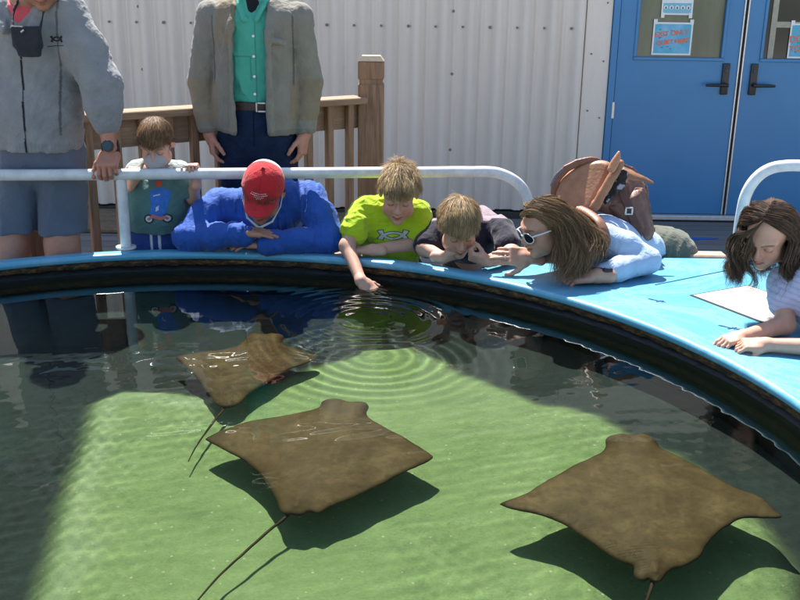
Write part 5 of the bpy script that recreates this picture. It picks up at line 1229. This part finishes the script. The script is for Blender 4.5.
# ------------------------------------------------------------------ 7: woman with sunglasses
def woman():
    r = empty('person', (.9, 4.15, 0), 'person with long brown hair, white sunglasses and pale blue top lying over the coping', 'person')
    Hc = X(544, 226, 3.64); fwd = nz(A3([-.85, -.37, -.37])); up = nz(A3([-.33, -.16, .92])); H = Head(Hc, fwd, up, .92, SK_W, (.10, .06, .035), X(588, 236, 3.78), .05)
    scalp(H, (.11, .06, .03), lambda L: (L[:, 2] > .078) & (L[:, 1] < .05) | (L[:, 1] < -.02) & (np.sqrt((((L - A3([0, -.012, .035])) / A3([.078, .098, .0875])) ** 2).sum(1)) > .9) | (L[:, 2] > .075))
    sh = X(604, 240, 3.72); sh2 = X(596, 226, 3.98); el = X(646, 263, 3.68); wr = X(597, 272, 3.54); hip = X(661, 251, 4.12)
    el[2] = max(el[2], ZC + .06); wr[2] = ZC + .035
    el2 = X(585, 266, 3.80); el2[2] = ZC + .035; wr2 = X(531, 257.5, 3.67)
    S = SDF(); S.cone(A3([.5, .5, .5]) * (sh + sh2) * 1.0 + [0, 0, -.02], hip + [0, 0, -.04], .08, .06, .05); S.cone(sh, sh2, .05, .05, .04); S.chain([sh, el, wr], [.046, .040, .026], .03); S.chain([sh2, el2, wr2], [.040, .031, .021], .03)
    kn = A3([hip[0] + .12, 4.18, .12]); S.chain([hip + [0, 0, -.03], kn, kn + [.12, .35, -.03]], [.07, .06, .045], .04); kn2 = A3([hip[0] - .06, 4.22, .12]); S.chain([hip + [0, 0, -.03], kn2, kn2 + [.12, .36, -.03]], [.07, .06, .045], .04)
    V, Q = S.mesh(.006); C = np.tile(SK_W, (len(V), 1))
    hs = [hand(wr2, (-.96, -.1, .10), (.05, .80, -.5), .93, (.14, .12, .14, .2), .05, False, .07, SK_W * 1.05, .0027, wr2 + [.04, .012, -.012], .0215),
          hand(wr, (-.95, .05, -.12), (0, .2, -1), .93, (.3, .35, .4, .45), .3, True, .05, SK_W, .0035, wr + [.05, 0, 0], .025)]
    body_obj(r, [(V, Q, C), H.mesh(.003)] + hs)
    # top
    S = SDF(); mid = (sh + sh2) / 2
    S.cone(mid + [.02, .0, -.02], hip + [-.02, 0, -.01], .105, .092, .05, sq=((0, 0, 1), .85)); S.cone(sh + [.01, .02, -.01], sh2 + [0, 0, -.02], .058, .058, .05)
    S.chain([sh + [0, 0, .005], sh * .5 + el * .5 + [0, 0, .012], el, el * .4 + wr * .6, wr + (el - wr) * .16], [.060, .060, .051, .044, .037], .02)
    S.chain([sh2, el2 + [.02, 0, 0]], [.07, .045], .03); S.box((.95, 3.6, ZC - .05), (.6, .4, .0535), .001, .003, 's')
    def cf(V, C):
        n = wob(V.astype(np.float32), 40, 4); C = C * (1 + .04 * n)[:, None]; return C
    garment(S, 'top', FABS, r, (.40, .50, .66), .0045, cf, [(.0025, 24, 121, (1, 1, .6)), (.0018, 60, 122, (1, .5, 1.3))])
    # trousers
    S = SDF(); S.cone(hip + [-.13, -.03, .01], hip + [.02, .03, -.03], .104, .112, .05); 
    for k_, w_ in ((kn, 0), (kn2, 0)): S.chain([hip + [.02, 0, -.02], k_ + [0, 0, .02], k_ + [.12, .35, -.02]], [.105, .085, .065], .04)
    S.chain([hip + [.03, .0, -.02], hip + [.10, .02, -.11]], [.10, .085], .05)
    garment(S, 'trousers', FAB, r, (.115, .125, .095), .005, None, [(.006, 34, 131, (1, .5, .6)), (.005, 70, 132, (1.3, .5, .5)), (.0015, 130, 133, (1, 1, 1))])
    # watch band
    a = wr + (el - wr) * .12; b = wr + (el - wr) * .22; S = SDF(); S.cone(a, b, .034, .036, .004); garment(S, 'watch_strap', FABS, r, (.015, .016, .02), .003); S = SDF(); S.box((a + b) / 2 + [0, -.036, .012], (.019, .007, .019), .005); garment(S, 'watch_case', LEA, r, (.012, .012, .014), .003)
    # ring
    q = MB(); p0 = wr2 + nz([-.96, -.1, .10]) * .105; q.disc(p0 + [0, -.002, -.008], (-.96, -.1, .1), .0105, .003, 14); q.build('finger_ring', SILV, r, True)
    # sunglasses
    sg = empty('sunglasses', H.w((0, .09, .0)), None); sg.parent = r; sg.matrix_parent_inverse = parent_inv(r)
    WF = plain('white_frame_plastic', (.72, .72, .70), .35, .03, 10, 0); LM = plain('dark_lens', (.008, .008, .010), .12, .2, 6, 0, Specular_IOR_Level=.25)
    for q in (-1, 1):
        cpt = lambda a, k=1.0: H.w((q * .034 + .029 * k * math.cos(a) * (1 + .08 * math.cos(a) * q), .106 - .012 * (abs(q * .034 + .027 * math.cos(a)) / .06) ** 2, .000 + .0235 * k * math.sin(a) * (1 - .10 * math.cos(a) * q)))
        pts = [cpt(a) for a in np.linspace(0, 2 * math.pi, 25)]
        MB().tube(pts, .0021, 8, False).build('glasses_rim', WF, sg, True)
        b = MB(); vs = [b.bm.verts.new(cpt(a, .97)) for a in np.linspace(0, 2 * math.pi, 24, endpoint=False)]; b.bm.faces.new(vs); ex = bmesh.ops.extrude_face_region(b.bm, geom=b.bm.faces[:]); bmesh.ops.translate(b.bm, vec=H.R[:, 1] * -.0018, verts=[v for v in ex['geom'] if isinstance(v, bmesh.types.BMVert)]); b.build('lens', LM, sg)
        MB().tube([H.w((q * .063, .096, .012)), H.w((q * .078, .05, .010)), H.w((q * .0835, .0, .006)), H.w((q * .083, -.02, -.01))], .0030, 8).build('temple_arm', WF, sg, True)
    MB().tube([H.w((-.009, .106, .006)), H.w((0, .1085, .009)), H.w((.009, .106, .006))], .003, 8).build('glasses_bridge', WF, sg, True)
    # hair: parted on top, combed back over the ear, falling on to the coping
    w = H.w
    def g(*loc, tail): return [w(p) for p in loc] + [X(*t) for t in tail]
    # local x<0 is her left, which faces the camera
    sx = -1 if (H.R[:, 0] @ A3([0, -1, 0])) < 0 else 1
    G = [
        g((0, .062, .098), (sx * .05, .045, .085), (sx * .088, .0, .03), tail=[(562, 240, 3.56), (560, 258, 3.54), (552, 276, 3.50)]),
        g((0, .05, .108), (sx * .055, .02, .092), (sx * .092, -.02, .03), tail=[(566, 242, 3.56), (567, 260, 3.53), (560, 279, 3.50)]),
        g((0, .03, .118), (sx * .06, .0, .09), (sx * .09, -.045, .03), tail=[(572, 240, 3.56), (575, 258, 3.53), (569, 278, 3.50)]),
        g((0, .01, .122), (sx * .055, -.03, .09), (sx * .08, -.075, .03), tail=[(580, 238, 3.57), (584, 255, 3.54), (580, 274, 3.52)]),
        g((0, -.01, .122), (sx * .045, -.06, .085), (sx * .06, -.105, .02), tail=[(588, 236, 3.60), (592, 250, 3.57), (590, 264, 3.55)]),
        g((0, -.03, .118), (sx * .02, -.085, .08), (sx * .03, -.115, .0), tail=[(590, 232, 3.66), (600, 244, 3.62), (603, 256, 3.60)]),
        g((0, -.03, .118), (-sx * .03, -.08, .08), (-sx * .04, -.115, .0), tail=[(588, 226, 3.74), (600, 234, 3.74), (606, 244, 3.74)]),
        g((0, .0, .12), (-sx * .06, -.02, .085), (-sx * .088, -.05, .0), tail=[(566, 234, 3.74), (575, 250, 3.74), (575, 262, 3.72)]),
        g((0, .05, .108), (-sx * .055, .03, .09), (-sx * .088, -.01, .02), tail=[(550, 240, 3.72), (556, 256, 3.70), (556, 268, 3.66)]),
    ]
    long_hair(H, r, (.085, .045, .022), (.40, .24, .12), G, 4200, .0021, 33, .013, .017, 44, .5)
    # loose waves combed up from the forehead
    G = [g((sx * -.02, .078, .075), (sx * .01, .085, .10), (sx * .04, .06, .105), tail=[]) + [w((sx * .08, .015, .06)), w((sx * .093, -.02, .0))], g((sx * .0, .075, .085), (sx * .03, .07, .105), (sx * .06, .04, .09), tail=[]) + [w((sx * .09, .0, .04)), w((sx * .095, -.03, -.02))]]
    long_hair(H, r, (.13, .075, .038), (.52, .34, .18), G, 420, .002, 34, .006, .004, 26)
    return r
woman()

# ------------------------------------------------------------------ backpack on her back
def pillow(px, Y, T, name, col, root, mat=None, tilt=(0, 0), folds=None, h=.0042, edge=.02, colfn=None):
    """a stuffed or folded sheet of leather: outline at its own distance, bulging to its own thickness"""
    n = nz(A3([tilt[0], -1, tilt[1] + .12])); c0 = X(*np.mean(px, 0), Y)
    def hit(p):
        v = ray(*p); return CP + v * (((c0 - CP) @ n) / (v @ n))
    W = [hit(p) for p in px]; e1 = nz(np.cross([0, 0, 1.], n)); e2 = np.cross(n, e1); M = np.stack([e1, e2, n], 1).astype(np.float32)
    O2 = A3([((w_ - c0) @ M)[:2] for w_ in W]); O2 = A3([q[:2] for q in bez([(*p, 0) for p in np.vstack([O2, O2[:1]])], 4)])[:-1]
    def fn(P):
        L = (P - c0.astype(np.float32)) @ M; d2 = poly_sd(L[..., :2], O2); Tt = .0026 + T * np.sqrt(np.clip(-d2 / max(edge, T), 0, 1))
        return np.maximum(np.abs(L[..., 2]) - Tt, d2) * .7
    R_ = float(np.abs(O2).max()) * 1.45 + T; S = SDF(); S.add(fn, c0 - R_, c0 + R_, .002)
    return garment(S, name, mat or LEA, root, col, h, colfn, folds or [(.0012, 60, 143, (1, 1, 1))], 1)
def backpack():
    c_ = X(612, 205, 3.98); r = empty('backpack', c_, 'open brown leather backpack with raised straps on the back of the person in sunglasses', 'backpack')
    mot = lambda V, C: C * (1 + .14 * wob(V.astype(np.float32), 30, 6))[:, None]
    BR = A3([.20, .095, .066]); TN_SUN = A3([.38, .175, .085])  # the lighter leather has sunlight painted into its colour
    pillow([(575, 180), (598, 168), (622, 167), (642, 180), (647, 205), (654, 228), (649, 240), (637, 243), (625, 235), (606, 220), (582, 210), (572, 196)], 3.995, .07, 'bag_body', BR, r, None, (-.1, .25), [(.006, 30, 141, (1, 1, .5)), (.003, 70, 142, (1.3, .5, .6)), (.001, 140, 144, (1, 1, 1))], colfn=mot, edge=.05)
    pillow([(608, 207), (624, 196), (642, 190), (649, 212), (653, 230), (646, 241), (637, 242), (626, 230)], 3.925, .022, 'side_pocket', BR * .9, r, None, (-.1, .1), [(.006, 40, 151, (1, .6, .6)), (.0015, 110, 152, (1, 1, 1))], colfn=mot)
    pillow([(555, 200), (559, 184), (568, 173), (584, 164), (602, 161), (612, 166), (607, 182), (598, 199), (590, 212), (576, 216), (562, 212)], 3.905, .018, 'flap', TN_SUN, r, None, (-.35, .55), [(.0015, 18, 153, (1, 1, .6))], colfn=mot)
    pillow([(588, 208), (598, 192), (610, 172), (619, 160), (624, 164), (615, 181), (604, 200), (597, 211)], 3.85, .007, 'flap_edge', TN_SUN * .9, r, None, (-.3, .3), colfn=mot, edge=.012)
    pillow([(607, 170), (612, 160), (619, 151), (620, 160), (614, 172)], 3.86, .005, 'strap_tip', TN_SUN * 1.25, r, None, (-.2, .4), edge=.03, h=.0035)
    pillow([(599, 203), (605, 191), (615, 175), (625, 172), (623, 185), (610, 200)], 3.875, .008, 'bag_opening', (.018, .014, .013), r, FABS, edge=.02, colfn=lambda V, C: np.where((wob(V.astype(np.float32), 110, 2) > .45)[:, None], A3([[.30, .27, .30]]), C), folds=[(.006, 90, 3, (1, 1, 1))])
    pillow([(620, 169), (634, 172), (654, 183), (640, 181), (625, 178)], 3.89, .006, 'side_flap', TN_SUN * .75, r, None, (.1, .8), edge=.03, h=.0035)
    S = SDF(); C_ = bez([X(554, 194, 3.93), X(556, 182, 3.935), X(566, 169, 3.94), (X(585, 161, 3.95)), X(602, 163, 3.955), X(612, 170, 3.96)], 6)
    for p, q in zip(C_, C_[1:]): S.cone(p, q, .012, .012, .006, sq=((0.25, .95, .0), .5))
    garment(S, 'carrying_strap', LEA, r, (.22, .085, .05), .004, mot, [(.002, 60, 7, (1, 1, 1))])
    pillow([(616, 186), (622, 184), (634, 210), (642, 234), (636, 237), (627, 214)], 3.895, .003, 'closing_strap', (.10, .042, .028), r, None, (-.1, .1), edge=.02, h=.003)
    bk = X(629, 211, 3.875); q = MB(); q.box(bk + A3([-.016, -.004, -.016]), bk + A3([.016, .004, -.010]), .002); q.box(bk + A3([-.016, -.004, .010]), bk + A3([.016, .004, .016]), .002); q.box(bk + A3([-.016, -.0035, -.0098]), bk + A3([-.010, .0035, .0098])); q.box(bk + A3([.010, -.0035, -.0098]), bk + A3([.016, .0035, .0098])); q.build('strap_buckle', SILV, r)
    S = SDF(); C_ = bez([X(578, 208, 3.86), X(590, 214, 3.76), X(601, 224, 3.68), X(606, 240, 3.655), X(602, 252, 3.70)], 6)
    for p, q in zip(C_, C_[1:]): S.cone(p, q, .019, .019, .004, sq=((.2, -.7, .6), .4))
    garment(S, 'shoulder_strap', LEA, r, (.26, .115, .065), .0035, mot)
    st = plain('striped_cord', (.12, .11, .12), .5, .6, 200, 0)
    C_ = bez([X(551, 186, 3.90), X(556, 176, 3.90), X(563, 169, 3.90)], 6)
    MB().tube(C_, [.006 + .0015 * (i % 2) for i in range(len(C_))], 10).build('strap_cord', st, r, True)
backpack()

# ------------------------------------------------------------------ 8: girl at the right edge
def girl():
    r = empty('person', (1.72, 3.2, 0), 'child with long wavy dark hair and pale lilac tee shirt resting forearms on the shelf', 'person')
    Hc = X(769, 233, 3.14); fwd = nz(A3([-.56, -.62, -.55])); up = nz(A3([-.24, -.46, .85])); H = Head(Hc, fwd, up, .92, SK_G, (.04, .025, .018), X(800, 262, 3.2), .042, kid=1)
    scalp(H, (.035, .022, .015), lambda L: ((L[:, 2] > .092) & (L[:, 1] < .045)) | (L[:, 1] < -.0) & (np.sqrt((((L - A3([0, -.012, .035])) / A3([.078, .098, .0875])) ** 2).sum(1)) > .9))
    sh = X(785, 283, 3.12); el = X(784, 330, 3.00); wr = X(741, 350, 2.90); sh2 = X(835, 300, 2.95); el2 = X(838, 366, 2.78); wr2 = X(762, 365, 2.83)
    for e in (el, el2): e[2] = ZC + .034
    for e in (wr, wr2): e[2] = max(ZC + .024, e[2])
    hip = A3([1.72, 3.22, .72]); mid = (sh + sh2) / 2 + A3([.05, .03, -.02])
    S = SDF(); S.cone(mid, hip, .09, .10, .04); S.cone(sh, sh2, .034, .034, .03); S.chain([sh, el, wr], [.036, .031, .021], .02); S.chain([sh2, el2, wr2], [.036, .031, .021], .02)
    for sx in (0, .14): S.chain([hip + [0, sx - .07, 0], A3([1.74, 3.15 + sx, .42]), A3([1.80, 3.15 + sx, .07])], [.075, .05, .035], .03)
    V, Q = S.mesh(.005); C = np.tile(SK_G, (len(V), 1))
    hs = [hand(wr, (-.9, -.35, -.08), (-.1, .1, -1), .68, (.32, .38, .42, .5), .35, True, .05, SK_G * 1.05, .0026, wr + (el - wr) * .2, .020), hand(wr2, (-1, .02, .0), (0, .3, -1), .70, (.4, .45, .5, .55), .4, False, .05, SK_G * 1.05, .0026, wr2 + (el2 - wr2) * .2, .020)]
    body_obj(r, [(V, Q, C), H.mesh(.003)] + hs)
    S = SDF(); S.cone(mid, hip, .11, .12, .05); S.cone(sh, sh2, .05, .05, .04); S.cone(sh, sh * .55 + el * .45, .052, .050, .02); S.cone(sh2, sh2 * .5 + el2 * .5, .052, .050, .02)
    def cf(V, C): m_ = np.sin(V[:, 2] * 330 + V[:, 0] * 60) > .5; C[m_] = C[m_] * [.8, .82, .95]; return C
    garment(S, 'tee_shirt', FAB, r, (.56, .54, .66), .004, cf, [(.005, 30, 151, (1, 1, 1)), (.003, 75, 152, (1, 1, 1))])
    S = SDF(); S.cone(hip + [-.02, 0, .02], hip + [.01, 0, -.04], .12, .125, .03)
    for sx in (0, .14): S.cone(hip + [0, sx - .07, -.02], A3([1.73, 3.15 + sx, .48]), .09, .075, .02)
    garment(S, 'shorts', FABS, r, (.05, .06, .1), .006)
    S = SDF(); shoe(S, A3([1.80, 3.08, 0]), (-1, 0, 0), .75); shoe(S, A3([1.80, 3.32, 0]), (-1, 0, 0), .75); garment(S, 'shoes', LEA, r, (.3, .3, .3), .006)
    w = H.w; sx = -1 if (H.R[:, 0] @ A3([-.6, -.6, 0])) < 0 else 1      # side towards the pool / camera
    def g(*loc, tail): return [w(p) for p in loc] + [X(*t) for t in tail]
    G = [
        g((0, .05, .112), (.05, .045, .085), (.086, .02, .03), tail=[(744, 250, 3.10), (738, 266, 3.09), (742, 282, 3.08)]),
        g((0, .03, .12), (.06, .0, .09), (.095, -.02, .03), tail=[(738, 246, 3.14), (732, 262, 3.13), (735, 280, 3.12)]),
        g((0, .0, .122), (.06, -.04, .085), (.08, -.07, .02), tail=[(744, 246, 3.2), (742, 260, 3.2), (749, 272, 3.2)]),
        g((0, -.04, .115), (.03, -.09, .07), (.03, -.115, .0), tail=[(778, 250, 3.27), (784, 265, 3.27), (790, 280, 3.26)]),
        g((0, -.04, .115), (-.03, -.09, .07), (-.03, -.115, .0), tail=[(802, 250, 3.22), (812, 268, 3.2), (816, 285, 3.2), (812, 300, 3.2)]),
        g((0, .0, .122), (-.06, -.04, .085), (-.088, -.06, .01), tail=[(803, 258, 3.12), (811, 276, 3.12), (808, 292, 3.12), (804, 306, 3.12)]),
        g((0, .03, .12), (-.06, .0, .09), (-.100, -.01, .01), tail=[(795, 262, 3.08), (799, 275, 3.07), (796, 288, 3.06), (792, 300, 3.06)]),
        g((0, .05, .112), (-.05, .045, .085), (-.090, .02, .02), tail=[(787, 262, 3.06), (785, 274, 3.05), (790, 286, 3.05), (785, 298, 3.05)]),
    ]
    long_hair(H, r, (.022, .013, .009), (.19, .11, .065), G, 4600, .0019, 43, .009, .013, 60, .68)
    for k_, tl in enumerate(([(733, 234, 3.11), (727, 250, 3.10), (732, 268, 3.09), (726, 290, 3.08)], [(739, 238, 3.09), (733, 254, 3.08), (739, 272, 3.07), (735, 288, 3.06)], [(748, 246, 3.07), (744, 262, 3.06), (752, 280, 3.05), (747, 296, 3.05)])):
        q_ = ((.035, .09, .08), (.03, .092, .08), (.024, .095, .078))[k_]; p2 = [(x_ + 4, y_ + 1, d_) for x_, y_, d_ in tl]
        long_hair(H, r, (.022, .014, .010), (.19, .12, .07), [g((0, .055, .11), q_, tail=tl), g((0, .045, .114), q_, tail=p2)], (60, 70, 45)[k_], .0015, 50 + k_, .003, .009, 55, .6)
girl()
